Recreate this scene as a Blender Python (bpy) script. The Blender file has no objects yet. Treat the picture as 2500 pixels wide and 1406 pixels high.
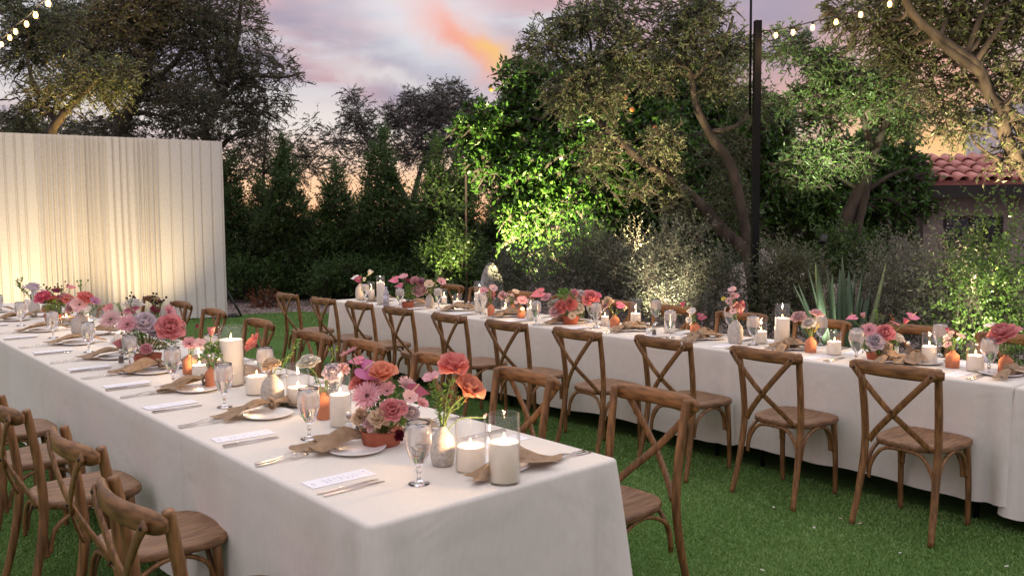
import bpy, math, random
import numpy as np
from mathutils import Vector, Matrix, Quaternion
random.seed(7); RNG = np.random.default_rng(11)
sc = bpy.context.scene; COL = sc.collection
R = math.radians

# ------------------------------------------------------------------ camera
F, PIT, ROL, CAMH = 2072.4, 0.0747, -0.0085, 1.5755
cam_d = bpy.data.cameras.new('camera'); cam = bpy.data.objects.new('camera', cam_d); COL.objects.link(cam); sc.camera = cam
cam_d.sensor_width = 36; cam_d.lens = F / 2500 * 36; cam_d.clip_start = .05; cam_d.clip_end = 3000
_c, _s = math.cos(PIT), math.sin(PIT); _cr, _sr = math.cos(ROL), math.sin(ROL)
_r0, _u0, _f = Vector((1, 0, 0)), Vector((0, _s, _c)), Vector((0, _c, -_s))
_rt = _r0 * _cr + _u0 * _sr; _up = _u0 * _cr - _r0 * _sr
cam.matrix_world = Matrix(((_rt.x, _up.x, -_f.x, 0), (_rt.y, _up.y, -_f.y, 0), (_rt.z, _up.z, -_f.z, CAMH), (0, 0, 0, 1)))
cam_d.dof.use_dof = True; cam_d.dof.focus_distance = 6.0; cam_d.dof.aperture_fstop = 8.0

def ray(px, py):
    u, v = (px - 1250) / F, (py - 703) / F
    u, v = u * _cr + v * _sr, -u * _sr + v * _cr
    return u, _c - _s * v, -_s - _c * v
def at(px, py, z):                      # photo point -> where it meets the level z
    dx, dy, dz = ray(px, py); t = (z - CAMH) / dz
    return Vector((dx * t, dy * t, z))
def atY(px, py, Y):                     # photo point -> at a distance Y in front of the camera
    dx, dy, dz = ray(px, py); t = Y / dy
    return Vector((dx * t, Y, CAMH + dz * t))

# ------------------------------------------------------------------ world, sun, exposure
def build_world():
    w = bpy.data.worlds.new('World'); sc.world = w; w.use_nodes = True
    nt = w.node_tree; N = nt.nodes; L = nt.links; N.clear()
    out = N.new('ShaderNodeOutputWorld'); bg = N.new('ShaderNodeBackground'); L.new(bg.outputs[0], out.inputs[0])
    tc = N.new('ShaderNodeTexCoord'); D = tc.outputs['Generated']
    sep = N.new('ShaderNodeSeparateXYZ'); L.new(D, sep.inputs[0])
    def math_(op, a, b=None, c=None, clamp=False):
        n = N.new('ShaderNodeMath'); n.operation = op; n.use_clamp = clamp
        for i, v in enumerate((a, b, c)):
            if v is None: continue
            if isinstance(v, (int, float)): n.inputs[i].default_value = v
            else: L.new(v, n.inputs[i])
        return n.outputs[0]
    def ramp(fac, stops, interp='EASE'):
        n = N.new('ShaderNodeValToRGB'); n.color_ramp.interpolation = interp; cr = n.color_ramp
        while len(cr.elements) < len(stops): cr.elements.new(.5)
        for e, (p, c) in zip(cr.elements, stops): e.position = p; e.color = (*lin(c), 1) if not isinstance(c, float) else (c, c, c, 1)
        L.new(fac, n.inputs[0]); return n.outputs[0]
    def mix(fac, a, b, mode='MIX'):
        n = N.new('ShaderNodeMix'); n.data_type = 'RGBA'; n.blend_type = mode
        for s, v in ((n.inputs[0], fac), (n.inputs[6], a), (n.inputs[7], b)):
            if isinstance(v, (int, float)): s.default_value = v
            elif isinstance(v, tuple): s.default_value = (*lin(v), 1)
            else: L.new(v, s)
        return n.outputs[2]
    def noise(vec, sx, sy, sz, rot=(0, 0, 0), loc=(0, 0, 0), scale=1, detail=4, rough=.5, dist=0):
        m = N.new('ShaderNodeMapping'); m.inputs['Scale'].default_value = (sx, sy, sz); m.inputs['Rotation'].default_value = rot; m.inputs['Location'].default_value = loc
        L.new(vec, m.inputs[0]); n = N.new('ShaderNodeTexNoise'); n.inputs['Scale'].default_value = scale; n.inputs['Detail'].default_value = detail
        n.inputs['Roughness'].default_value = rough; n.inputs['Distortion'].default_value = dist; L.new(m.outputs[0], n.inputs[0]); return n.outputs['Fac']
    z = sep.outputs[2]
    zz = math_('MAXIMUM', z, 0)
    warm = ramp(zz, [(0, (.95, .68, .50)), (.045, (.98, .78, .62)), (.08, (.96, .83, .74)), (.115, (.93, .89, .87)), (.17, (.87, .85, .88)), (.26, (.84, .838, .865)), (.55, (.85, .85, .865)), (1, (.85, .85, .865))])
    cool = ramp(zz, [(0, (.66, .62, .72)), (.10, (.74, .68, .77)), (.28, (.78, .76, .83)), (.6, (.84, .84, .86)), (1, (.85, .85, .865))])
    az = math_('MULTIPLY_ADD', sep.outputs[1], .9, .45, clamp=True)
    base = mix(az, cool, warm)
    # streaky cloud sheets, sloping down to the right
    n1 = noise(D, 2.2, 2.2, 13, rot=(0, R(17), 0), loc=(.35, 0, .5), scale=1.25, detail=5, rough=.52, dist=.5)
    cl = ramp(n1, [(.38, 0.0), (.54, 1.0)])
    up_ = ramp(zz, [(.06, 0.0), (.13, 1.0)])
    cm = math_('MULTIPLY', math_('MULTIPLY', cl, up_), ramp(zz, [(.30, 1.0), (.75, .30)]))
    n2 = noise(D, 3, 3, 11, rot=(0, R(17), 0), loc=(4, 2, 1), scale=1.6, detail=3)
    ccol = mix(ramp(n2, [(.42, 0.0), (.6, 1.0)]), (.66, .61, .69), (.82, .67, .70))
    base = mix(math_('MULTIPLY', cm, .92), base, ccol)
    # one cloud still lit salmon by the sun below the horizon
    def patch(px, py, ang, la, lb, loc):
        d = Vector(ray(px, py)).normalized(); a = Vector((1, 0, 0)); a = (a - d * a.dot(d)).normalized(); b = a.cross(d)
        if b.z < 0: b = -b
        t1 = a * math.cos(ang) - b * math.sin(ang); t2 = a * math.sin(ang) + b * math.cos(ang)
        def dot(v):
            n = N.new('ShaderNodeVectorMath'); n.operation = 'DOT_PRODUCT'; L.new(D, n.inputs[0]); n.inputs[1].default_value = v; return n.outputs['Value']
        nn = noise(D, 1, 1, 1, loc=loc, scale=22, detail=4)
        wob = math_('MULTIPLY_ADD', nn, .05, -.025)
        p = math_('DIVIDE', math_('SUBTRACT', dot(t1), t1.dot(d)), la); q = math_('DIVIDE', math_('ADD', dot(t2), wob), lb)
        r2 = math_('ADD', math_('MULTIPLY', p, p), math_('MULTIPLY', q, q))
        front = math_('GREATER_THAN', dot(d), .5)
        return math_('MULTIPLY', math_('EXPONENT', math_('MULTIPLY', r2, -1)), front)
    p0 = patch(1060, 70, R(30), .12, .055, (9, 1, 0)); base = mix(math_('MULTIPLY', p0, .8, clamp=True), base, (.93, .95, .97))
    p1 = patch(1140, 105, R(38), .062, .021, (1, 2, 3)); base = mix(math_('MULTIPLY', p1, 1.15, clamp=True), base, (.98, .70, .64))
    p2 = patch(1195, 128, R(34), .026, .012, (1, 2, 3)); base = mix(math_('MULTIPLY', p2, 1.0, clamp=True), base, (1.0, .80, .52))
    p3 = patch(940, 185, R(14), .085, .009, (6, 2, 3)); base = mix(math_('MULTIPLY', p3, .8, clamp=True), base, (.93, .90, .90))
    p4 = patch(2310, 330, R(8), .15, .055, (3, 7, 3)); base = mix(math_('MULTIPLY', p4, .72, clamp=True), base, (1.0, .76, .42))
    p5 = patch(2330, 130, R(25), .10, .05, (2, 5, 3)); base = mix(math_('MULTIPLY', p5, .8, clamp=True), base, (.98, .74, .62))
    base = mix(1.0, base, ramp(zz, [(0, .66), (.17, .49), (.55, .98)], 'EASE'), 'MULTIPLY')
    L.new(base, bg.inputs[0]); bg.inputs[1].default_value = SKY
    return w
def s2l(c): return c / 12.92 if c <= .04045 else ((c + .055) / 1.055) ** 2.4
def lin(c): return tuple(s2l(x) for x in c)
SKY = 1.5
build_world()
sun_d = bpy.data.lights.new('sun', 'SUN'); sun_d.energy = .25; sun_d.angle = R(25); sun_d.color = (1, .62, .42)
sun = bpy.data.objects.new('sun', sun_d); COL.objects.link(sun); sun.rotation_euler = (R(-84), 0, R(8))      # low, from beyond the trees
vs = sc.view_settings; vs.view_transform = 'Standard'; vs.look = 'None'; vs.exposure = .36; vs.gamma = 1; vs.use_curve_mapping = False
cy = sc.cycles; cy.use_denoising = True
try: cy.denoiser = 'OPENIMAGEDENOISE'
except Exception: pass
cy.max_bounces = 14; cy.transparent_max_bounces = 24; cy.transmission_bounces = 14; cy.glossy_bounces = 4; cy.diffuse_bounces = 4
cy.sample_clamp_indirect = 4; cy.blur_glossy = .8

def lamp(name, kind, loc, energy, color, target=None, size=.05, spot=60, blend=.6):
    d = bpy.data.lights.new(name, kind); d.energy = energy; d.color = color; d.shadow_soft_size = size
    if kind == 'SPOT': d.spot_size = R(spot); d.spot_blend = blend
    o = bpy.data.objects.new(name, d); COL.objects.link(o); o.location = loc
    if target is not None: o.rotation_euler = (Vector(target) - Vector(loc)).to_track_quat('-Z', 'Y').to_euler()
    return o

# ------------------------------------------------------------------ materials
def NM(name):
    m = bpy.data.materials.new(name); m.use_nodes = True; nt = m.node_tree
    return m, nt, nt.nodes, nt.links, nt.nodes['Principled BSDF'], nt.nodes['Material Output']
def pbr(name, c1, c2=None, scale=12, rough=.6, metal=0, bump=0, bscale=150, stretch=(1, 1, 1), detail=5, spec=.5, sss=0, rnd=0, lo=.35, hi=.65, weave=0, trans=0, coat=0, crease=0):
    m, nt, N, L, P, O = NM(name)
    tc = N.new('ShaderNodeTexCoord'); mp = N.new('ShaderNodeMapping'); mp.inputs['Scale'].default_value = stretch; L.new(tc.outputs['Object'], mp.inputs[0])
    no = N.new('ShaderNodeTexNoise'); no.inputs['Scale'].default_value = scale; no.inputs['Detail'].default_value = detail; L.new(mp.outputs[0], no.inputs[0])
    rp = N.new('ShaderNodeValToRGB'); rp.color_ramp.elements[0].position = lo; rp.color_ramp.elements[1].position = hi
    rp.color_ramp.elements[0].color = (*c1, 1); rp.color_ramp.elements[1].color = (*(c2 or c1), 1); L.new(no.outputs['Fac'], rp.inputs[0])
    col = rp.outputs[0]
    if rnd:
        oi = N.new('ShaderNodeObjectInfo'); mr = N.new('ShaderNodeMapRange'); mr.inputs[3].default_value = 1 - rnd; mr.inputs[4].default_value = 1 + rnd; L.new(oi.outputs['Random'], mr.inputs[0])
        hs = N.new('ShaderNodeHueSaturation'); L.new(mr.outputs[0], hs.inputs['Value']); L.new(col, hs.inputs['Color']); col = hs.outputs[0]
    L.new(col, P.inputs['Base Color']); P.inputs['Roughness'].default_value = rough; P.inputs['Metallic'].default_value = metal
    P.inputs['Specular IOR Level'].default_value = spec; P.inputs['Coat Weight'].default_value = coat
    if sss: P.inputs['Subsurface Weight'].default_value = sss; P.inputs['Subsurface Radius'].default_value = (.03, .015, .008); P.inputs['Subsurface Scale'].default_value = .6
    if bump or weave:
        b = N.new('ShaderNodeBump'); b.inputs['Distance'].default_value = .002; b.inputs['Strength'].default_value = bump or .3
        if weave:
            w1 = N.new('ShaderNodeTexNoise'); w1.inputs['Scale'].default_value = weave; w1.inputs['Detail'].default_value = 2
            L.new(tc.outputs['Object'], w1.inputs[0]); L.new(w1.outputs['Fac'], b.inputs['Height'])
        else:
            n2 = N.new('ShaderNodeTexNoise'); n2.inputs['Scale'].default_value = bscale; n2.inputs['Detail'].default_value = 4
            L.new(mp.outputs[0], n2.inputs[0]); L.new(n2.outputs['Fac'], b.inputs['Height'])
        if crease:
            n3 = N.new('ShaderNodeTexNoise'); n3.inputs['Scale'].default_value = 3.2; n3.inputs['Detail'].default_value = 3; n3.inputs['Distortion'].default_value = .8; L.new(tc.outputs['Object'], n3.inputs[0])
            b2 = N.new('ShaderNodeBump'); b2.inputs['Distance'].default_value = .05; b2.inputs['Strength'].default_value = crease; L.new(n3.outputs['Fac'], b2.inputs['Height']); L.new(b2.outputs[0], b.inputs['Normal'])
        L.new(b.outputs[0], P.inputs['Normal'])
    if trans:
        t = N.new('ShaderNodeBsdfTranslucent'); L.new(col, t.inputs[0]); mx = N.new('ShaderNodeMixShader'); mx.inputs[0].default_value = trans
        L.new(P.outputs[0], mx.inputs[1]); L.new(t.outputs[0], mx.inputs[2]); L.new(mx.outputs[0], O.inputs[0])
    return m
def leafmat(name, cols, trans=.35, rough=.45, spec=.4, back=None):
    m, nt, N, L, P, O = NM(name)
    a = N.new('ShaderNodeAttribute'); a.attribute_name = 'rnd'
    rp = N.new('ShaderNodeValToRGB'); cr = rp.color_ramp
    while len(cr.elements) < len(cols): cr.elements.new(.5)
    for i, (e, c) in enumerate(zip(cr.elements, cols)): e.position = i / (len(cols) - 1); e.color = (*c, 1)
    L.new(a.outputs['Fac'], rp.inputs[0]); col = rp.outputs[0]
    if back:
        g = N.new('ShaderNodeNewGeometry'); mx = N.new('ShaderNodeMix'); mx.data_type = 'RGBA'; L.new(g.outputs['Backfacing'], mx.inputs[0]); L.new(col, mx.inputs[6]); mx.inputs[7].default_value = (*back, 1); col = mx.outputs[2]
    L.new(col, P.inputs['Base Color']); P.inputs['Roughness'].default_value = rough; P.inputs['Specular IOR Level'].default_value = spec
    t = N.new('ShaderNodeBsdfTranslucent'); L.new(col, t.inputs[0]); mx = N.new('ShaderNodeMixShader'); mx.inputs[0].default_value = trans
    L.new(P.outputs[0], mx.inputs[1]); L.new(t.outputs[0], mx.inputs[2]); L.new(mx.outputs[0], O.inputs[0]); return m
def emit(name, c, s):
    m, nt, N, L, P, O = NM(name); P.inputs['Base Color'].default_value = (*c, 1); P.inputs['Emission Color'].default_value = (*c, 1); P.inputs['Emission Strength'].default_value = s; return m
def thin_glass(name, tint=(1, 1, 1), ior=1.45, extra=.03):
    m, nt, N, L, P, O = NM(name); N.remove(P)
    t = N.new('ShaderNodeBsdfTransparent'); t.inputs[0].default_value = (*tint, 1); g = N.new('ShaderNodeBsdfGlossy'); g.inputs['Roughness'].default_value = .03
    fr = N.new('ShaderNodeLayerWeight'); fr.inputs[0].default_value = .5; pw = N.new('ShaderNodeMath'); pw.operation = 'POWER'; pw.inputs[1].default_value = 4; L.new(fr.outputs['Facing'], pw.inputs[0])
    ad = N.new('ShaderNodeMath'); ad.operation = 'MULTIPLY_ADD'; ad.inputs[1].default_value = .75; ad.inputs[2].default_value = extra; L.new(pw.outputs[0], ad.inputs[0])
    mx = N.new('ShaderNodeMixShader'); L.new(ad.outputs[0], mx.inputs[0]); L.new(t.outputs[0], mx.inputs[1]); L.new(g.outputs[0], mx.inputs[2]); L.new(mx.outputs[0], O.inputs[0]); return m
def glassmat(name, ior, rough=0, tint=(1, 1, 1)):
    m, nt, N, L, P, O = NM(name); P.inputs['Transmission Weight'].default_value = 1; P.inputs['IOR'].default_value = ior; P.inputs['Roughness'].default_value = rough; P.inputs['Base Color'].default_value = (*tint, 1); return m

def frostmat():
    m, nt, N, L, P, O = NM('condensation'); P.inputs['Base Color'].default_value = (.90, .86, .86, 1); P.inputs['Roughness'].default_value = .35
    t = N.new('ShaderNodeBsdfTransparent'); tr = N.new('ShaderNodeBsdfTranslucent'); tr.inputs[0].default_value = (.92, .88, .88, 1); a = N.new('ShaderNodeMixShader'); b = N.new('ShaderNodeMixShader'); a.inputs[0].default_value = .5; b.inputs[0].default_value = .60
    L.new(P.outputs[0], a.inputs[1]); L.new(tr.outputs[0], a.inputs[2]); L.new(a.outputs[0], b.inputs[1]); L.new(t.outputs[0], b.inputs[2]); L.new(b.outputs[0], O.inputs[0]); return m
M = {}
M['wood'] = pbr('weathered_oak', (.105, .046, .013), (.270, .130, .046), scale=7, stretch=(9, 9, 1.2), rough=.5, bump=.25, bscale=30, rnd=.14, detail=8)
M['woodx'] = pbr('weathered_oak_rail', (.105, .046, .013), (.265, .127, .044), scale=7, stretch=(1.2, 9, 9), rough=.5, bump=.25, bscale=30, rnd=.14, detail=8)
M['woodseat'] = pbr('weathered_oak_seat', (.125, .060, .024), (.265, .142, .070), scale=7, stretch=(9, 1.2, 9), rough=.5, bump=.2, bscale=30, rnd=.12, detail=8)
M['bolt'] = pbr('dark_bolt', (.03, .022, .018), rough=.4, metal=.6)
M['linen'] = pbr('oat_linen', (.675, .635, .57), (.705, .665, .60), scale=60, rough=.9, weave=420, bump=.5, spec=.15, crease=.20, stretch=(1, 1, .35), detail=6)
M['napkin'] = pbr('tan_linen', (.31, .215, .135), (.395, .285, .185), scale=40, rough=.9, weave=900, bump=.25, spec=.15, trans=.08)
M['plate'] = pbr('white_stoneware_plate', (.80, .79, .77), rough=.25, spec=.5)
M['steel'] = pbr('polished_steel', (.62, .58, .55), rough=.18, metal=1)
M['terra'] = pbr('terracotta', (.50, .185, .095), (.58, .235, .125), scale=25, rough=.8, bump=.2, bscale=120, spec=.25, rnd=.08)
M['terrad'] = pbr('brick_red_terracotta', (.36, .095, .05), (.43, .13, .07), scale=25, rough=.7, bump=.15, spec=.3)
M['stone'] = pbr('speckled_stoneware', (.40, .36, .31), (.56, .52, .46), scale=90, rough=.6, bump=.1, detail=3, spec=.35, rnd=.08)
M['wax'] = pbr('ivory_wax', (.94, .92, .88), rough=.4, trans=.42, spec=.4)
M['wick'] = pbr('burnt_wick', (.02, .015, .01), rough=.9)
M['flame'] = emit('flame', (1, .58, .20), 9)
M['cyl'] = thin_glass('clear_cylinder_glass', (.993, .993, .99), extra=.035)
M['glass'] = glassmat('goblet_glass', 1.45)
M['water'] = glassmat('water', 1.33)
M['ice'] = pbr('frosted_ice', (.80, .79, .80), rough=.35, trans=.45)
M['frost'] = frostmat()
M['salt'] = pbr('salt', (.85, .85, .85), rough=.9); M['pepper'] = pbr('pepper', (.05, .04, .035), (.2, .17, .14), scale=300, rough=.9)
M['black'] = pbr('black_metal', (.012, .012, .013), rough=.45, metal=.3)
M['pole'] = pbr('black_painted_steel', (.003, .003, .003), (.005, .0048, .0048), rough=.6, spec=.2)
M['drape'] = pbr('ivory_drape', (.66, .63, .58), (.72, .69, .64), scale=30, rough=.85, weave=500, bump=.15, spec=.15)
M['bulb'] = emit('lit_bulb', (1, .60, .24), 2.7); M['socket'] = pbr('bulb_socket', (.02, .02, .02), rough=.5)
M['stem'] = pbr('flower_stem', (.09, .17, .04), (.16, .24, .07), scale=30, rough=.6)
M['stemred'] = pbr('dark_stem', (.12, .06, .04), (.09, .11, .04), scale=30, rough=.6)
M['bark'] = pbr('olive_bark', (.026, .020, .015), (.090, .071, .053), scale=9, stretch=(1, 1, .35), rough=.9, bump=.9, bscale=22)
M['barkd'] = pbr('dark_bark', (.030, .023, .019), (.08, .06, .05), scale=8, stretch=(1, 1, .3), rough=.9, bump=.9, bscale=20)
M['lolive'] = leafmat('olive_leaf', [(.058, .090, .028), (.100, .145, .045), (.165, .205, .08)], back=(.17, .19, .115))
M['lolivd'] = leafmat('dark_olive_leaf', [(.065, .078, .032), (.105, .122, .054), (.150, .165, .082)], back=(.14, .15, .10), trans=.5)
M['lgo'] = leafmat('green_olive_leaf', [(.045, .095, .018), (.080, .150, .030), (.125, .205, .052)], back=(.12, .18, .07))
M['lgrey'] = leafmat('grey_leaf', [(.075, .085, .065), (.12, .13, .105), (.17, .18, .15)], back=(.19, .195, .17), trans=.5)
M['lcitrus'] = leafmat('citrus_leaf', [(.034, .090, .016), (.064, .150, .024), (.11, .21, .038)], rough=.32, spec=.5, trans=.4)
M['lconif'] = leafmat('hedge_leaf', [(.034, .074, .020), (.060, .118, .030), (.10, .165, .045)], rough=.4, trans=.45)
M['lshrub'] = leafmat('sage_leaf', [(.055, .07, .045), (.095, .11, .075), (.15, .165, .12)], back=(.17, .18, .14))
M['lbright'] = leafmat('bright_leaf', [(.05, .10, .022), (.09, .165, .035), (.15, .23, .06)], rough=.35)
M['lgreen'] = leafmat('fresh_leaf', [(.06, .14, .02), (.12, .24, .04), (.20, .33, .08)], trans=.3)
M['grassb'] = leafmat('turf_blade', [(.105, .205, .052), (.180, .305, .080), (.28, .41, .14)], trans=.3, rough=.5, spec=.3)

# ------------------------------------------------------------------ object helpers
def mesh_from(name, V, Fc, mats, midx=None, smooth=True, rnd=None):
    me = bpy.data.meshes.new(name)
    if isinstance(Fc, np.ndarray):
        V = np.asarray(V, np.float32); nv = len(V); nf, k = Fc.shape
        me.vertices.add(nv); me.vertices.foreach_set('co', V.ravel())
        me.loops.add(nf * k); me.loops.foreach_set('vertex_index', Fc.astype(np.int32).ravel())
        me.polygons.add(nf); me.polygons.foreach_set('loop_start', np.arange(0, nf * k, k, dtype=np.int32)); me.polygons.foreach_set('loop_total', np.full(nf, k, np.int32))
        me.update(calc_edges=True)
    else:
        me.from_pydata([tuple(v) for v in V], [], Fc)
    for m in (mats if isinstance(mats, (list, tuple)) else [mats]): me.materials.append(m)
    if midx is not None: me.polygons.foreach_set('material_index', np.asarray(midx, np.int32))
    if smooth: me.polygons.foreach_set('use_smooth', np.ones(len(me.polygons), bool))
    if rnd is not None:
        at_ = me.attributes.new('rnd', 'FLOAT', 'FACE'); at_.data.foreach_set('value', np.asarray(rnd, np.float32))
    me.update(); return me
def link(o, parent=None):
    COL.objects.link(o)
    if parent is not None: o.parent = parent
    return o
def ob(name, me, parent=None, loc=None, rot=None):
    o = bpy.data.objects.new(name, me); link(o, parent)
    if loc is not None: o.location = loc
    if rot is not None: o.rotation_euler = rot
    return o
def tag(o, label=None, cat=None, group=None, kind=None):
    if label: o['label'] = label
    if cat: o['category'] = cat
    if group: o['group'] = group
    if kind: o['kind'] = kind
    return o
def thing(name, label, cat, loc=(0, 0, 0), rz=0, group=None):
    o = bpy.data.objects.new(name, None); link(o); o.location = loc; o.rotation_euler = (0, 0, rz); o.empty_display_size = .05
    return tag(o, label, cat, group)
KIDS = {}
def kids(o):
    return [c for c in bpy.data.objects if c.parent == o]
def copy_tree(o, cache, parent=None):
    c = o.copy(); COL.objects.link(c)
    if parent is not None: c.parent = parent
    if o not in cache: cache[o] = kids(o)
    for ch in cache[o]: copy_tree(ch, cache, c)
    return c
class MB:
    def __init__(s): s.v = []; s.f = []; s.m = []
    def add(s, V, Fc, mi=0, mat=None):
        n = len(s.v)
        if mat is not None: V = [mat @ Vector(p) for p in V]
        s.v += [tuple(p) for p in V]; s.f += [tuple(i + n for i in f) for f in Fc]; s.m += [mi] * len(Fc); return s
    def mesh(s, name, mats, smooth=True): return mesh_from(name, s.v, s.f, mats, s.m, smooth)
def box(cx, cy_, cz, sx, sy, sz):
    V = [(cx + a * sx / 2, cy_ + b * sy / 2, cz + c * sz / 2) for a in (-1, 1) for b in (-1, 1) for c in (-1, 1)]
    return V, [(0, 1, 3, 2), (4, 6, 7, 5), (0, 4, 5, 1), (2, 3, 7, 6), (0, 2, 6, 4), (1, 5, 7, 3)]
def circ(n, r=1): return [(r * math.cos(2 * math.pi * i / n), r * math.sin(2 * math.pi * i / n)) for i in range(n)]
def rrect(w, h, k=.35):
    a, b = w / 2, h / 2; c = min(a, b) * k
    return [(a, -b + c), (a, b - c), (a - c, b), (-a + c, b), (-a, b - c), (-a, -b + c), (-a + c, -b), (a - c, -b)]
def sweep(path, prof, up=(0, 0, 1), scales=None, cap=True):
    P = [Vector(p) for p in path]; n = len(P); k = len(prof); V = []; up = Vector(up)
    for i in range(n):
        t = (P[min(i + 1, n - 1)] - P[max(i - 1, 0)])
        t = t.normalized() if t.length > 1e-9 else Vector((0, 0, 1))
        a = t.cross(up)
        if a.length < 1e-4: a = t.cross(Vector((0, 1, 0.01)))
        a.normalize(); b = a.cross(t)
        s = scales[i] if scales else 1
        for (x, y) in prof: V.append(P[i] + a * x * s + b * y * s)
    Fc = [(i * k + j, i * k + (j + 1) % k, (i + 1) * k + (j + 1) % k, (i + 1) * k + j) for i in range(n - 1) for j in range(k)]
    if cap: Fc += [tuple(range(k - 1, -1, -1)), tuple((n - 1) * k + j for j in range(k))]
    return V, Fc
def spline(pts, n):
    P = [Vector(p) for p in pts]; out = []
    m = len(P) - 1
    for i in range(m):
        p0, p1, p2, p3 = P[max(i - 1, 0)], P[i], P[i + 1], P[min(i + 2, m)]
        for j in range(n):
            t = j / n
            out.append(.5 * ((2 * p1) + (p2 - p0) * t + (2 * p0 - 5 * p1 + 4 * p2 - p3) * t * t + (3 * p1 - p0 - 3 * p2 + p3) * t ** 3))
    out.append(P[-1]); return out
def lathe(prof, n=24, closed=False):
    V = []; Fc = []; rows = []
    for (r, z) in prof:
        if r < 1e-6: rows.append([len(V)]); V.append((0, 0, z))
        else:
            rows.append(list(range(len(V), len(V) + n))); V += [(r * math.cos(2 * math.pi * i / n), r * math.sin(2 * math.pi * i / n), z) for i in range(n)]
    for a, b in zip(rows, rows[1:]):
        for i in range(n):
            j = (i + 1) % n
            if len(a) == 1 and len(b) == 1: continue
            if len(a) == 1: Fc.append((a[0], b[j], b[i]))
            elif len(b) == 1: Fc.append((a[i], a[j], b[0]))
            else: Fc.append((a[i], a[j], b[j], b[i]))
    return V, Fc
def simple(name, geo, m, smooth=True): return mesh_from(name, geo[0], geo[1], m, None, smooth)

A0 = R(-49.4); DV = Vector((math.cos(A0), math.sin(A0), 0)); NV = Vector((-math.sin(A0), math.cos(A0), 0))
def so(s, o, z=0): return DV * s + NV * o + Vector((0, 0, z))
TZ = .742; KT = (CAMH - .742) / (CAMH - .762)
ORD = ['first', 'second', 'third', 'fourth', 'fifth', 'sixth', 'seventh', 'eighth', 'ninth', 'tenth', 'eleventh']

# ------------------------------------------------------------------ ground, lawn, gravel
def sheet(name, pts, z, m, cuts=0):
    me = mesh_from(name, [(x, y, z) for x, y in pts], [tuple(range(len(pts)))], m, None, False); return tag(ob(name, me), kind='structure')
M['soil'] = pbr('dry_soil', (.045, .035, .027), (.10, .08, .06), scale=3, rough=.95, bump=.6, bscale=12)
M['gravel'] = pbr('gravel', (.12, .09, .075), (.27, .21, .185), scale=26, rough=.95, bump=1, bscale=40, detail=8)
M['turf'] = pbr('turf', (.045, .10, .024), (.09, .17, .045), scale=40, rough=.95, bump=.6, bscale=90, spec=.1)
sheet('ground', [(-1500, -1500), (1500, -1500), (1500, 1500), (-1500, 1500)], -.008, M['soil'])
sheet('gravel_bed', [(-14, 10), (-7, 13.8), (-5.0, 15.1), (-3.9, 15.6), (-1.6, 13.9), (.4, 11), (2.2, 8.7), (4.2, 7.0), (8, 4.2), (16, 8), (16, 30), (-14, 30)], -.004, M['gravel'])
LAWN = [(-14, -6), (9, -6), (9, 3.9), (7.5, 4.6), (4.2, 7.0), (2.2, 8.7), (.4, 11), (-1.6, 13.9), (-3.9, 15.7), (-4.6, 15.35), (-5.2, 14.98), (-7, 13.9), (-14, 10.1)]
sheet('lawn', LAWN, 0, M['turf'])
def inpoly(x, y, poly):
    r = np.zeros(len(x), bool); n = len(poly)
    for i in range(n):
        x1, y1 = poly[i]; x2, y2 = poly[(i + 1) % n]
        c = ((y1 > y) != (y2 > y)); xi = (x2 - x1) * (y - y1) / ((y2 - y1) if y2 != y1 else 1e-9) + x1; r ^= c & (x < xi)
    return r
def turf(n):
    Y = np.exp(RNG.uniform(math.log(2.0), math.log(16), n)); X = RNG.uniform(-.66, .66, n) * Y
    k = inpoly(X, Y, LAWN); X, Y = X[k], Y[k]
    s = X * DV.x + Y * DV.y; o = X * NV.x + Y * NV.y
    k = ~(((o > 1.3) & (o < 2.05) & (s < -2.1)) | ((o > 4.7) & (o < 5.15))); X, Y = X[k], Y[k]; n = len(X)
    a = RNG.uniform(0, 2 * np.pi, n); h = RNG.uniform(.008, .017, n); w = .0016 + .0007 * Y; b = RNG.uniform(0, 2 * np.pi, n); l = RNG.uniform(.2, 1.0, n) * h
    V = np.empty((n, 3, 3), np.float32)
    V[:, 0] = np.stack([X - np.cos(a) * w, Y - np.sin(a) * w, np.zeros(n)], 1); V[:, 1] = np.stack([X + np.cos(a) * w, Y + np.sin(a) * w, np.zeros(n)], 1)
    V[:, 2] = np.stack([X + np.cos(b) * l, Y + np.sin(b) * l, h], 1)
    patch = .5 + .5 * np.sin(X * 3.1 + np.sin(Y * 2.3) * 1.7) * np.sin(Y * 2.7 + np.sin(X * 1.9))
    rn = np.clip(RNG.random(n) * .65 + patch * .42 - .06, 0, 1)
    me = mesh_from('turf_blades', V.reshape(-1, 3), np.arange(n * 3).reshape(n, 3), M['grassb'], None, False, rn); tag(ob('turf_blades', me), kind='stuff')
turf(520000)
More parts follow.
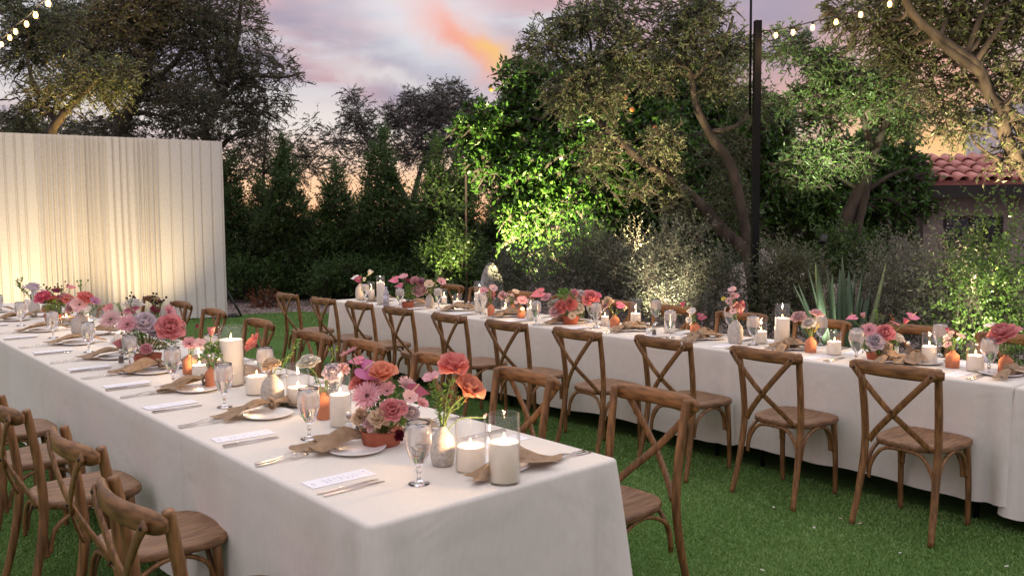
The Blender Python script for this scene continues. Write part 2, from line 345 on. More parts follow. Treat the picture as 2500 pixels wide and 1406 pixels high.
def pebbles(n):
    X = RNG.uniform(-6.5, 3, n * 6); Y = RNG.uniform(9, 23, n * 6)
    k = (~inpoly(X, Y, LAWN)) & (np.abs(X) < .62 * Y) & (Y - 15.1 > (X + 5) * -1.2) & ((X > -5.1) | (Y > 15.6)); X, Y = X[k][:n], Y[k][:n]
    base = np.array([(1, 0, 0), (-.5, .87, 0), (-.5, -.87, 0), (.1, .1, .7), (-.2, .5, .45), (.5, -.5, .4)]); fc = [(0, 4, 3), (0, 1, 4), (1, 2, 3), (1, 3, 4), (2, 5, 3), (2, 0, 5), (0, 3, 5)]
    n = len(X); r = RNG.uniform(.012, .045, n) ** 1.0; a = RNG.uniform(0, 6.28, n)
    V = base[None] * r[:, None, None] * RNG.uniform(.7, 1.3, (n, 6, 1)); c, s_ = np.cos(a)[:, None], np.sin(a)[:, None]
    x = V[..., 0] * c - V[..., 1] * s_ + X[:, None]; y = V[..., 0] * s_ + V[..., 1] * c + Y[:, None]
    VV = np.stack([x, y, V[..., 2] - .004], -1).reshape(-1, 3)
    FF = (np.array(fc)[None] + np.arange(n)[:, None, None] * 6).reshape(-1, 3)
    M['pebble'] = leafmat('pebble', [(.10, .075, .062), (.22, .17, .15), (.34, .28, .26)], trans=0, rough=.9, spec=.2)
    tag(ob('gravel_stones', mesh_from('gravel_stones', VV, FF, M['pebble'], None, False, np.repeat(RNG.random(n), 7))), kind='stuff')
pebbles(14000)

# ------------------------------------------------------------------ pleated drape wall
CA = Vector((-10.2, 11.77, 0)); CB = Vector((-5.0, 14.82, 0)); CL = (CB - CA).length; CD = (CB - CA) / CL; CN = Vector((CD.y, -CD.x, 0))   # CN faces the lawn
def drape():
    t = thing('drape_wall', 'tall ivory pleated pipe-and-drape backdrop, washed by warm uplights, at the end of the lawn', 'backdrop', CA, math.atan2(CD.y, CD.x))
    rr = random.Random(5); xs = [0.0]; ds = [0.0]; x = 0
    while x < CL:
        f = x / CL
        if f > .82 or f < .53:
            w, d = rr.uniform(.11, .20), rr.uniform(.03, .05); xs += [x + .012, x + w - .022, x + w - .010, x + w]; ds += [d, d * rr.uniform(.7, 1.1), .0, .0]
        elif .69 < f < .75:
            w, d = rr.uniform(.08, .12), rr.uniform(.07, .10); xs += [x + w * .3, x + w * .9, x + w]; ds += [d, d * .8, 0]
        else:
            w, d = rr.uniform(.062, .086), rr.uniform(.085, .105); xs += [x + w * rr.uniform(.42, .58), x + w]; ds += [d, rr.uniform(0, .012)]
        x += w
    n = int(CL / .009); X = np.linspace(0, CL, n); Dp = np.interp(X, xs, ds); Dp = np.convolve(np.pad(Dp, 1, mode='edge'), [.1, .8, .1], mode='valid')
    bounds = [0, .27, .53, .78, 1.0]; zs = [.015, .3, .8, 1.4, 2.0, 2.6, 2.95, 3.045]
    for q in range(4):
        i0, i1 = int(bounds[q] * (n - 1)), int(bounds[q + 1] * (n - 1)); V = []; Fc = []
        for zi, z in enumerate(zs):
            ph = math.sin(z * 1.7 + q) * .004
            for i in range(i0, i1 + 1):
                k = 1.0 - .25 * (z / 3.05) ; V.append((X[i] + ph, -Dp[i] * k - .004 * math.sin(X[i] * 9 + z * 2), z + (.006 * math.sin(X[i] * 21) if zi == 0 else 0)))
        m = i1 - i0 + 1
        for zi in range(len(zs) - 1):
            for i in range(m - 1): a = zi * m + i; Fc.append((a, a + 1, a + m + 1, a + m))
        b = len(V)                                    # rear skin closes each panel
        for z in (zs[0], zs[-1]): V += [(X[i0], .05, z), (X[i1], .05, z)]
        Fc.append((b + 1, b, b + 2, b + 3)); T = (len(zs) - 1) * m
        Fc.append(tuple([T + i for i in range(m)] + [b + 3, b + 2]))
        if q == 3: Fc.append((m - 1, b + 1, b + 3, T + m - 1) )
        ob('drape_panel', mesh_from('drape_panel', V, Fc, M['drape'], None, False), t)
    me = simple('upright', sweep([(CL - .02, .08, 0), (CL - .02, .08, 3.03)], circ(10, .02)), M['black']); ob('upright_pole', me, t)
    mb = MB(); mb.add(*box(CL - .02, .08, .008, .45, .45, .012)); ob('base_plate', mb.mesh('base_plate', M['black'], False), t)
    ob('brace', simple('brace', sweep([(CL - .02, .08, .55), (CL + .2, -.2, .02)], circ(8, .017)), M['black']), t)
    ob('top_pipe', simple('top_pipe', sweep([(0, .08, 3.02), (CL, .08, 3.02)], circ(8, .02)), M['black']), t)
drape()

# ------------------------------------------------------------------ tables and cloths
def fold_table(label, s0, s1, o0, o1):
    t = thing('folding_table', label, 'table', so((s0 + s1) / 2, (o0 + o1) / 2), A0, 'folding tables under the linen')
    L, W = abs(s1 - s0) - .05, abs(o1 - o0) - .06
    mb = MB(); mb.add(*box(0, 0, TZ - .024, L, W, .03)); ob('tabletop', mb.mesh('tabletop', M['black'], False), t)
    leg = None
    for sx in (-1, 1):
        for sy in (-1, 1):
            if leg is None: leg = simple('table_leg', sweep([(0, 0, 0), (0, 0, TZ - .04)], circ(10, .016)), M['black'])
            ob('leg', leg, t, (sx * (L / 2 - .16), sy * (W / 2 - .06), 0))
    return t
def cloth(label, s0, s1, o0, o1, hem=.12, seed=0, ends=(0, 0), amp=.016):
    """tablecloth; ends: how freely the skirt folds at the s0 / s1 ends"""
    rr = np.random.default_rng(seed); L, W = abs(s1 - s0), abs(o1 - o0); r = .024
    per = []                                                   # rounded rectangle in the local frame, counter-clockwise
    def edge(a, b, nrm, n):
        for i in range(n): f = i / n; per.append((a[0] + (b[0] - a[0]) * f, a[1] + (b[1] - a[1]) * f, nrm))
    def arc(cx, cy_, a0):
        for i in range(5): a = a0 + (i / 5) * math.pi / 2; per.append((cx + r * math.cos(a), cy_ + r * math.sin(a), (math.cos(a), math.sin(a))))
    x, y = L / 2, W / 2; nl, nw = max(30, int(L / .03)), max(24, int(W / .03))
    edge((-x + r, -y), (x - r, -y), (0, -1), nl); arc(x - r, -y + r, -math.pi / 2); edge((x, -y + r), (x, y - r), (1, 0), nw); arc(x - r, y - r, 0)
    edge((x - r, y), (-x + r, y), (0, 1), nl); arc(-x + r, y - r, math.pi / 2); edge((-x, y - r), (-x, -y + r), (-1, 0), nw); arc(-x + r, -y + r, math.pi)
    n = len(per); P = np.array([(p[0], p[1]) for p in per]); Nn = np.array([p[2] for p in per])
    S = np.concatenate([[0], np.cumsum(np.linalg.norm(np.diff(P, axis=0), axis=1))]); T = S[-1]
    wv = np.zeros(n)
    for k in range(9): f = rr.integers(2, 22); wv += np.sin(S / T * 2 * math.pi * f + rr.uniform(0, 6.3)) / (1 + f * .08)
    wv = wv / 2.2; wv2 = np.zeros(n)
    for k in range(4): f = rr.integers(2, 7); wv2 += np.sin(S / T * 2 * math.pi * f + rr.uniform(0, 6.3)) / 2
    # how near each end
    e0 = np.clip(1 - (P[:, 0] + x) / .30, 0, 1); e1 = np.clip(1 - (x - P[:, 0]) / .30, 0, 1)
    lim = (1 - e0 * (1 - ends[0])) * (1 - e1 * (1 - ends[1])); endface0 = (Nn[:, 0] < -.5); endface1 = (Nn[:, 0] > .5)
    lim[endface0] *= ends[0]; lim[endface1] *= ends[1]
    lvl = [(0, 0)]; drop = TZ - hem
    V = []; rad = .014
    insets = [(.018, 0), (rad, 0)]
    rows = 0
    for ins, z in insets: V += [(P[i, 0] - Nn[i, 0] * ins, P[i, 1] - Nn[i, 1] * ins, 0) for i in range(n)]; rows += 1
    for a in (30, 60, 90): aa = R(a); V += [(P[i, 0] - Nn[i, 0] * rad * (1 - math.sin(aa)), P[i, 1] - Nn[i, 1] * rad * (1 - math.sin(aa)), -rad * (1 - math.cos(aa))) for i in range(n)]; rows += 1
    cor = np.zeros(n); cw = np.zeros(n); cw2 = np.zeros(n)
    for cx, cy_, en in ((-x, -y, ends[0]), (-x, y, ends[0]), (x, -y, ends[1]), (x, y, ends[1])):
        d = np.hypot(P[:, 0] - cx, P[:, 1] - cy_); cor += en * np.exp(-(d / .06) ** 2); cw += en * np.exp(-((d - .10) / .03) ** 2); cw2 += en * np.exp(-((d - .19) / .04) ** 2)
    for q in range(1, 11):
        t = q / 10; off = amp * (t ** .9) * wv * lim + .012 * t * lim + .065 * cor * t ** .9 - .04 * cw * t ** .7 + .02 * cw2 * t ** .7
        zz = -rad - (drop - rad) * t + (wv2 * .012 * lim + .02 * cor) * t ** 3
        V += [(P[i, 0] + Nn[i, 0] * off[i], P[i, 1] + Nn[i, 1] * off[i], zz[i]) for i in range(n)]; rows += 1
    Fc = [tuple(range(n))]
    for q in range(rows - 1): Fc += [(q * n + i, (q + 1) * n + i, (q + 1) * n + (i + 1) % n, q * n + (i + 1) % n) for i in range(n)]
    o = ob('tablecloth', mesh_from('tablecloth', V, Fc, M['linen'], None, True)); o.location = so((s0 + s1) / 2, (o0 + o1) / 2, TZ + (seed % 20) * -.0012); o.rotation_euler = (0, 0, A0)
    tag(o, label, 'tablecloth', 'oat linen tablecloths')
LT = [(a * KT, b * KT) for a, b in [(-3.40, -1.962), (-5.83, -3.385), (-8.27, -5.818), (-10.7, -8.256)]]
for i, (a, b) in enumerate(LT):
    fold_table(['short black-legged table under the cloth nearest the camera', 'black-legged table under the second cloth of the left row', 'black-legged table under the third cloth of the left row', 'black-legged table under the farthest cloth of the left row'][i], a, b, 1.20, 2.215)
    cloth(['oat linen cloth with a draped corner on the short table nearest the camera', 'oat linen cloth second from the near end of the left row of tables', 'oat linen cloth third from the near end of the left row of tables', 'oat linen cloth at the far end of the left row by the drape wall'][i], a, b, 1.192 + .002 * i, 2.22 - .002 * i, hem=.10, seed=20 + i, ends=(1 if i == 3 else 0, 1 if i == 0 else 0), amp=(.022, .014, .013, .013)[i])
RT = [(a * KT, b * KT) for a, b in [(-3.16, -1.53), (-5.60, -3.145), (-8.38, -5.588), (-1.524, -.2)]]
for i, (a, b) in enumerate(RT):
    fold_table(['black-legged table behind the three nearest chairs of the right row', 'black-legged table in the middle of the right row', 'black-legged table at the far left end of the right row', 'black-legged table cut off by the right edge of the picture'][i], a, b, 4.655, 5.345)
    cloth(['oat linen cloth behind the two nearest chairs of the right row', 'oat linen cloth in the middle of the right row of tables', 'oat linen cloth at the far left end of the right row of tables', 'oat linen cloth cut off by the right edge of the picture'][i], a, b, 4.645 + (.004, 0, .003, .006)[i], 5.35, hem=(.13, .12, .11, .07)[i], seed=40 + i, ends=((.25, .8), (.2, .5), (1, .2), (.8, 1))[i], amp=(.015, .013, .011, .018)[i])

# ------------------------------------------------------------------ cross-back chairs
def make_chair():
    t = thing('crossback_chair', 'x', 'chair', (0, 0, 0), 0, 'wooden cross-back chairs along both tables')
    W, WS = M['wood'], M['woodseat']
    # seat: dished rounded trapezoid
    n = 40; V = []; Fc = []
    def plan(a, k):
        c, s = math.cos(a), math.sin(a); e = .55
        x = math.copysign(abs(c) ** e, c); y = math.copysign(abs(s) ** e, s); hw = .198 + .022 * y
        return x * hw * k, .265 + y * .205 * k
    rows = [(.0, -.006), (.45, -.005), (.8, 0), (.93, .004), (.985, .001), (1.0, -.008), (1.0, -.022), (.975, -.030), (.0, -.030)]
    for k, z in rows:
        if k == 0: V.append((0, .265, .455 + z))
        else: V += [(*plan(2 * math.pi * i / n, k), .455 + z) for i in range(n)]
    def st(r): return 1 + (r - 1) * n
    Fc += [(0, 1 + i, 1 + (i + 1) % n) for i in range(n)]
    for r in range(1, 7): Fc += [(st(r) + i, st(r + 1) + i, st(r + 1) + (i + 1) % n, st(r) + (i + 1) % n) for i in range(n)]
    last = len(V) - 1; Fc += [(last, st(7) + (i + 1) % n, st(7) + i) for i in range(n)]
    ob('seat', mesh_from('seat', V, Fc, WS), t)
    for sx in (-1, 1):
        p = spline([(sx * .208, -.03, 0), (sx * .196, .020, .20), (sx * .190, .055, .42), (sx * .193, .048, .60), (sx * .199, .022, .78), (sx * .203, .008, .862)], 5)
        ob('rear_leg', simple('rear_leg', sweep(p, rrect(.033, .030, .6), up=(0, 1, 0), scales=[.85 + .25 * min(1, i / 8) - (.12 * max(0, i - 16) / 9) for i in range(len(p))]), W), t)
        p = spline([(sx * .178, .412, 0), (sx * .180, .408, .2), (sx * .172, .396, .43)], 5)
        ob('front_leg', simple('front_leg', sweep(p, circ(10, .0165), scales=[.78 + .3 * i / 10 for i in range(11)]), W), t)
        p = spline([(sx * .180, .075, .26), (sx * .184, .10, .36), (sx * .182, .19, .415), (sx * .178, .28, .415), (sx * .174, .365, .36), (sx * .176, .388, .26)], 5)
        ob('side_brace', simple('side_brace', sweep(p, rrect(.016, .020, .5), up=(1, 0, 0)), W), t)
    for y, z0, hw, nm in ((.066, .24, .172, 'rear_brace'), (.385, .26, .158, 'front_brace')):
        p = spline([(-hw, y, z0), (-hw * .93, y, z0 + .08), (-hw * .6, y + .004, .405), (0, y + .006, .421), (hw * .6, y + .004, .405), (hw * .93, y, z0 + .08), (hw, y, z0)], 5)
        ob(nm, simple(nm, sweep(p, rrect(.018, .018, .5), up=(0, 1, 0)), W), t)
    # steam-bent top rail, bowed away from the sitter
    p = [(.243 * u, -.012 - .045 * (1 - u * u), .838) for u in np.linspace(-1, 1, 21)]
    sc_ = [1] * 21; prof = rrect(.024, .070, .9)
    V = []; k = len(prof)
    Vv, Ff = sweep(p, prof, scales=[(.55, .82, .95)[min(i, 20 - i)] if min(i, 20 - i) < 3 else 1 for i in range(21)])
    ob('top_rail', mesh_from('top_rail', Vv, Ff, M['woodx']), t)
    for sx, dy in ((-1, -.004), (1, -.013)):
        p = spline([(sx * .212, -.040 + dy, .842), (sx * .150, -.045 + dy, .775), (sx * .02, -.030 + dy, .635), (-sx * .10, .020 + dy, .515), (-sx * .158, .054 + dy, .447)], 6)
        ob('cross_slat', simple('cross_slat', sweep(p, rrect(.032, .010, .6), up=(0, 1, 0)), W), t)
    bt = simple('bolt', sweep([(0, -.003, 0), (0, .004, 0)], circ(8, .006), up=(0, 0, 1)), M['bolt'])
    for x, y, z in ((-.2, -.052, .832), (.2, -.060, .832), (0, -.048, .632), (-.155, .040, .452), (.155, .034, .452), (-.2, .022, .838), (.2, .022, .838)): ob('bolt', bt, t, (x, y, z))
    return t
CHAIR = make_chair(); CCACHE = {}; first = [True]
def place_chair(x, y, yaw, label, sticker=False):
    if first[0]: c = CHAIR; first[0] = False
    else: c = copy_tree(CHAIR, CCACHE)
    c.location = (x, y, 0); c.rotation_euler = (0, 0, R(yaw)); c['label'] = label
    if sticker:
        s = ob('sticker', STK, c, (.188, -.047, .853), (R(8), 0, R(-20)))
    return c
CCACHE[CHAIR] = kids(CHAIR)
for ch in CCACHE[CHAIR]: CCACHE[ch] = []
mbs = MB(); mbs.add(*box(0, 0, 0, .022, .0015, .02)); STK = mbs.mesh('sticker', [pbr('white_sticker', (.8, .8, .8), rough=.6)], False)
LFc = [(-2.365, .685), (-3.15, .735), (-3.96, .675), (-4.70, .66), (-5.4, .66)]
for i, (s, o) in enumerate(LFc):
    p = so(s, o); place_chair(p.x, p.y, -47, ['brown cross-back chair nearest the camera at the lower left, its back to the viewer', 'brown cross-back chair second from the near end on the left side of the left table', 'brown cross-back chair third from the near end on the left side of the left table', 'brown cross-back chair cut by the left edge, fourth along the left table', 'brown cross-back chair seen only by its seat at the left edge of the picture'][i])
LBc = [(.54, 3.51), (.01, 4.0), (-.45, 4.51), (-.96, 5.11), (-1.38, 5.55), (-1.97, 6.35), (-2.61, 7.2), (-3.19, 7.97), (-3.74, 8.62)]
for i, (x, y) in enumerate(LBc):
    x += NV.x * .055; y += NV.y * .055; place_chair(x, y, -50.5 + 180 + random.uniform(-2, 2), ['cross-back chair nearest the camera between the two tables, beside the near table end', 'cross-back chair behind the coral roses at the near end of the left table', 'cross-back chair behind the magenta anthurium, third on the inner side of the left table', 'cross-back chair fourth from the near end on the inner side of the left table', 'cross-back chair fifth on the inner side of the left table, against the lawn', 'cross-back chair half hidden by the tall lit candle on the left table', 'cross-back chair at the right edge of the drape wall', 'cross-back chair against the drape wall behind the pink gerberas', 'farthest cross-back chair of the left table, against the brightest part of the drape wall'][i])
RFc = [(1.94, 4.21), (1.45, 4.74), (.97, 5.26), (.47, 5.72), (-.01, 6.24), (-.47, 6.78), (-.96, 7.38), (-1.39, 7.9), (-1.84, 8.41), (-2.36, 9.04)]
for i, (x, y) in enumerate(RFc):
    x -= NV.x * .035; y -= NV.y * .035; place_chair(x, y, -52.5 + random.uniform(-1.5, 1.5), ['brown cross-back chair %s from the right edge along the front of the right table' % ORD[i], 'brown cross-back chair farthest left, just past the corner of the right table'][i == 9], sticker=i in (2, 5, 8))
RBc = [(-1.93, 5.58), (-2.52, 5.6), (-3.2, 5.53), (-3.87, 5.51), (-4.57, 5.56), (-5.25, 5.6), (-5.95, 5.65), (-6.7, 5.7), (-7.45, 5.78), (-8.05, 5.8)]
for i, (s, o) in enumerate(RBc):
    p = so(s, o + .16); place_chair(p.x, p.y, -52 + 180 + random.uniform(-3, 3), 'cross-back chair %s from the right edge along the garden side of the right table' % ORD[i])

# ------------------------------------------------------------------ place settings
def outline_solid(top, zt, zb):
    n = len(top); V = [(x, y, zt(x, y)) for x, y in top] + [(x, y, zb(x, y)) for x, y in top]
    return V, [tuple(range(n)), tuple(range(2 * n - 1, n - 1, -1))] + [(i, n + i, n + (i + 1) % n, (i + 1) % n) for i in range(n)]
def knife_mesh():
    L = [(0, 0), (.003, .0055), (.05, .0075), (.10, .006), (.112, .0095), (.16, .0105), (.20, .009), (.222, .003), (.225, -.002), (.112, -.0055), (.10, -.005), (.05, -.0065), (.003, -.005)]
    g = outline_solid(L[::-1], lambda x, y: .0045 if x < .105 else .0025, lambda x, y: 0); return simple('dinner_knife', g, M['steel'], False)
def fork_mesh():
    mb = MB()
    def zc(x): return .004 + .010 * math.exp(-((x - .125) / .035) ** 2) + (.003 if x > .17 else 0)
    st = [(0, .007), (.03, .008), (.07, .0055), (.11, .0035), (.13, .006), (.145, .0115), (.155, .0122)]
    V = []; Fc = []
    for x, w in st: V += [(x, -w, zc(x)), (x, w, zc(x)), (x, w, zc(x) - .002), (x, -w, zc(x) - .002)]
    for i in range(len(st) - 1): Fc += [(4 * i + j, 4 * i + 4 + j, 4 * i + 4 + (j + 1) % 4, 4 * i + (j + 1) % 4) for j in range(4)]
    Fc += [(0, 1, 2, 3), tuple(4 * len(st) - 4 + j for j in (3, 2, 1, 0))]; mb.add(V, Fc)
    for k in range(4):
        y = -.0098 + k * .0065; mb.add(*sweep([(.154, y, zc(.154) - .001), (.175, y, zc(.175) - .001), (.2, y, zc(.2) + .003)], rrect(.0034, .002, .3)))
    return mb.mesh('dinner_fork', M['steel'], True)
def plate_mesh():
    return lathe([(0, .004), (.068, .004), (.075, .006), (.100, .013), (.108, .0165), (.1095, .0155), (.104, .0095), (.078, .0015), (.07, 0), (0, 0)], 48)
def menu_mat():
    m, nt, N, L, P, O = NM('menu_paper'); P.inputs['Roughness'].default_value = .7
    tc = N.new('ShaderNodeTexCoord'); sp = N.new('ShaderNodeSeparateXYZ'); L.new(tc.outputs['Object'], sp.inputs[0])
    def mth(op, a, b=None):
        n = N.new('ShaderNodeMath'); n.operation = op
        for i, v in enumerate((a, b)):
            if v is None: continue
            if isinstance(v, (int, float)): n.inputs[i].default_value = v
            else: L.new(v, n.inputs[i])
        return n.outputs[0]
    no = N.new('ShaderNodeTexNoise'); no.inputs['Scale'].default_value = 95; no.inputs['Detail'].default_value = 3; L.new(tc.outputs['Object'], no.inputs[0])
    ink = mth('GREATER_THAN', no.outputs['Fac'], .52)
    inx = mth('MULTIPLY', mth('LESS_THAN', mth('ABSOLUTE', mth('SUBTRACT', sp.outputs[0], .02)), .085), mth('LESS_THAN', mth('ABSOLUTE', sp.outputs[1]), .020))
    rows = mth('GREATER_THAN', mth('SINE', mth('MULTIPLY', sp.outputs[0], 330)), -.2)
    t1 = mth('MULTIPLY', mth('LESS_THAN', mth('ABSOLUTE', mth('ADD', sp.outputs[0], .098)), .006), mth('LESS_THAN', mth('ABSOLUTE', sp.outputs[1]), .018))
    msk = mth('MULTIPLY', mth('MAXIMUM', mth('MULTIPLY', inx, rows), t1), ink)
    mx = N.new('ShaderNodeMix'); mx.data_type = 'RGBA'; L.new(msk, mx.inputs[0]); mx.inputs[6].default_value = (.80, .80, .84, 1); mx.inputs[7].default_value = (.52, .52, .60, 1); L.new(mx.outputs[2], P.inputs['Base Color']); return m
M['menu'] = menu_mat()
def napkin_mesh(seed):
    """linen gathered by a knot at x = .075: a long pleated fan toward the sitter, a short one beyond"""
    rr = random.Random(seed); V = []; Fc = []
    def zb(x): return float(np.interp(x, [-.25, -.17, -.125, -.09, .10, .14, .17, .24], [.002, .003, .010, .018, .019, .014, .005, .003]))
    def fan(sgn, half, R0, k, amp, arch, rot, lift, seed2):
        b0 = len(V); nt, nr = 40, 14; ph = rr.uniform(0, 6.28); ph2 = rr.uniform(0, 6.28); c1, c2 = rr.uniform(-.5, .5), rr.uniform(.1, .22)
        for i in range(nr + 1):
            for j in range(nt + 1):
                v = -1 + 2 * j / nt; th = rot + v * half
                Rm = R0 * (1 + c2 * math.cos((v - c1) * 4.2) - .10 * v * v); r = Rm * (i / nr); f = i / nr
                fold = math.asin(.96 * math.sin(v * k + ph + .5 * math.sin(v * 2 + ph2))) / 1.29
                am = amp * min(1, r / .09) * (.65 + .35 * math.sin(v * 2.1 + ph2)); wid = .016 + r * math.sin(half) * .92
                x = .075 + sgn * (r * math.cos(v * half * .8) ); y = wid * v * (1 - .12 * abs(fold)) + math.tan(rot) * r
                z = zb(x) + .002 + lift * math.exp(-r / .07) + am * (fold * .5 + .5) + arch * math.sin(min(1, f * 1.25) * math.pi) * max(0, 1 - v * v * .9) + .010 * math.exp(-r / .03)
                V.append((x, y, z))
        n = nt + 1; Fc.extend((b0 + i * n + j, b0 + (i + 1) * n + j, b0 + (i + 1) * n + j + 1, b0 + i * n + j + 1) for i in range(nr) for j in range(nt))
    fan(-1, R(rr.uniform(17, 23)), .235, rr.uniform(6, 8), .020, .008, R(rr.uniform(4, 10)), .018, 1)
    fan(-1, R(rr.uniform(18, 24)), .215, rr.uniform(4.5, 6.5), .034, .034, R(rr.uniform(-14, -6)), .016, 2)
    fan(1, R(rr.uniform(11, 15)), .135, rr.uniform(4, 6), .018, .022, R(rr.uniform(-6, 6)), .014, 3)
    return mesh_from('napkin', V, Fc, M['napkin'])
NAPK = [napkin_mesh(s) for s in range(5)]
def knot_mesh():
    p = [(.075 + .012 * math.sin(a * 2) * .4, .022 * math.cos(a), .036 + .020 * math.sin(a)) for a in np.linspace(0, 2 * math.pi, 21)]
    mb = MB(); mb.add(*sweep(p, rrect(.016, .007, .7), up=(1, 0, 0), cap=False))
    p = spline([(.075, -.020, .048), (.060, -.028, .060), (.055, -.010, .066), (.072, .006, .060), (.088, .014, .050)], 5); mb.add(*sweep(p, rrect(.014, .006, .7)))
    return mb.mesh('knot', M['napkin'])
KNOT = knot_mesh(); PLATE = simple('plate', plate_mesh(), M['plate']); KNIFE = knife_mesh(); FORK = fork_mesh()
mbm = MB(); mbm.add(*box(0, 0, .0006, .235, .088, .0008)); MENU = mbm.mesh('menu_card', M['menu'], False)
def goblet_parts():
    out = [(0, 0), (.034, 0), (.035, .002), (.030, .005), (.012, .010), (.0065, .018), (.0055, .030), (.0085, .040), (.0095, .045), (.0065, .052), (.010, .060), (.022, .074), (.033, .095), (.041, .122), (.0438, .148), (.0425, .172), (.0385, .196), (.0375, .2035)]
    inn = [(.0362, .2030), (.0372, .196), (.0411, .172), (.0424, .148), (.0396, .122), (.0316, .096), (.020, .077), (.008, .069), (0, .068)]
    g = simple('glass', lathe(out + inn, 32), M['glass'])
    w = [(0, .0678)] + [(r + .0003, z) for r, z in inn[::-1][1:7]] + [(.0392, .187), (0, .187)]
    water = simple('water', lathe([(0, .0676)] + [(r + .0004, z - .0002) for r, z in inn[::-1][1:6]] + [(.0413, .172), (.0391, .188), (0, .188)], 32), M['water'])
    ice = MB(); rr = random.Random(3)
    for k in range(6):
        a = rr.uniform(0, 6.3); r = rr.uniform(.006, .018); s = rr.uniform(.012, .016)
        mat = Matrix.Translation((r * math.cos(a), r * math.sin(a), rr.uniform(.182, .189))) @ Matrix.Rotation(rr.uniform(0, 3), 4, (rr.random(), rr.random(), rr.random() + .1))
        n = len(ice.v); Vb, Fb = box(0, 0, 0, s, s, s * .9); ice.add(Vb, Fb, 0, mat)
    fr = simple('condensation', lathe([(.0420, .126), (.0443, .148), (.0431, .172), (.0392, .194)], 32), M['frost'])
    return g, water, ice.mesh('ice', M['ice'], False), fr
GG, GW, GI, GF = goblet_parts()
def goblet(p, label, rz=0):
    t = thing('water_goblet', label, 'goblet', p, rz, 'water goblets at the place settings'); ob('glass', GG, t); ob('water', GW, t); ob('ice', GI, t); ob('condensation', GF, t); return t
def setting(s0, o_edge, side, where, gob=True, k=0):
    """side +1: sitter faces +NV; -1: faces -NV.  s0: along-row position of the menu card."""
    rr = random.Random(int(abs(s0) * 100) + (side > 0) * 7 + int(o_edge * 10)); base = so(s0, o_edge); d = DV * side; n = NV * side; a = A0 + math.pi / 2 if side > 0 else A0 - math.pi / 2
    def P(r, i, z=0): return base + d * (r + rr.uniform(-.008, .008)) + n * (i + rr.uniform(-.008, .008)) + Vector((0, 0, TZ + z + .0008))
    j = lambda q: rr.uniform(-q, q)
    w = where
    tag(ob('menu_card', MENU, None, P(0, .16), (0, 0, a + j(.05))), 'white printed menu card ' + w, 'menu card', 'menu cards')
    tag(ob('dinner_knife', KNIFE, None, P(.108, .03), (0, 0, a + j(.04))), 'steel knife beside the menu card ' + w, 'knife', 'knives')
    tag(ob('dinner_knife', KNIFE, None, P(.136, .025), (0, 0, a + j(.04))), 'outer steel knife ' + w, 'knife', 'knives')
    tag(ob('dinner_fork', FORK, None, P(-.315, .02), (0, 0, a + j(.05))), 'inner fork under the napkin ' + w, 'fork', 'forks')
    tag(ob('dinner_fork', FORK, None, P(-.345, .025), (0, 0, a + j(.05))), 'outer fork under the napkin ' + w, 'fork', 'forks')
    tag(ob('plate', PLATE, None, P(-.27, .385), (0, 0, 0)), 'white plate under a napkin ' + w, 'plate', 'plates')
    t = tag(ob('napkin', NAPK[rr.randrange(5)], None, P(-.335, .375, .002), (0, 0, a + rr.uniform(-.22, .12))), 'knotted tan linen napkin ' + w, 'napkin', 'napkins'); ob('knot', KNOT, t)
    if gob: goblet(P(.23, .33), 'ice water goblet ' + w, rr.uniform(0, 6))
LFs = [-2.41, -3.16, -3.95, -4.64, -5.35, -6.23, -7.23, -8.3, -9.3, -10.15]
for i, s in enumerate(LFs): setting(s * KT, 1.192, 1, 'at %s outer place from the near end, left table' % ORD[i])
for i, s in enumerate([-2.42, -3.15, -3.86, -4.6, -5.25, -6.2, -7.25, -8.2, -9.1]): setting(s * KT, 2.22, -1, 'at %s inner place from the near end, left table' % ORD[i], gob=i > 0)
for i, s in enumerate([-1.86, -2.66, -3.33, -4.0, -4.7, -5.43, -6.19, -6.9, -7.6]): setting(s * KT, 4.655, 1, 'at %s front place from the right edge, right table' % ORD[i], gob=False)
for i, s in enumerate([-1.95, -2.6, -3.25, -3.92, -4.6, -5.3, -6.0, -6.75, -7.45]): setting(s * KT, 5.34, -1, 'at %s garden-side place from the right edge, right table' % ORD[i], gob=False)
GR = [(892, 738, 'in front of the calla vase, far end of right table'), (977, 752, 'beside the small bowl of basil-green leaves, right table'), (1070, 752, 'in front of the far pale pink sprigs, right table'), (1179, 766, 'in front of the tall candle among pink sprigs, right table'),
      (1309, 793, 'left of the big coral and green flower bowl, right table'), (1456, 800, 'at the right of the big coral and green flower bowl, right table'), (1443, 786, 'just behind another goblet right of the big flower bowl, right table'), (1601, 790, 'behind the middle salt and pepper, right table'), (1636, 824, 'in front of the short candle in the middle of the right table'),
      (1781, 812, 'behind the tall grey vase of orchids, right table'), (1838, 842, 'right of the tall grey vase of orchids, right table'), (2003, 843, 'right of the vase of pale pink roses, right table'), (2090, 884, 'left of the nearest flower bowl on the right table'), (2294, 868, 'behind the terracotta vase of pale orchids, right table'), (2414, 914, 'by the ribbed candle near the right edge of the picture')]
for px, py, l in GR: goblet(at(px, py, TZ + .0008), 'ice water goblet ' + l, px)

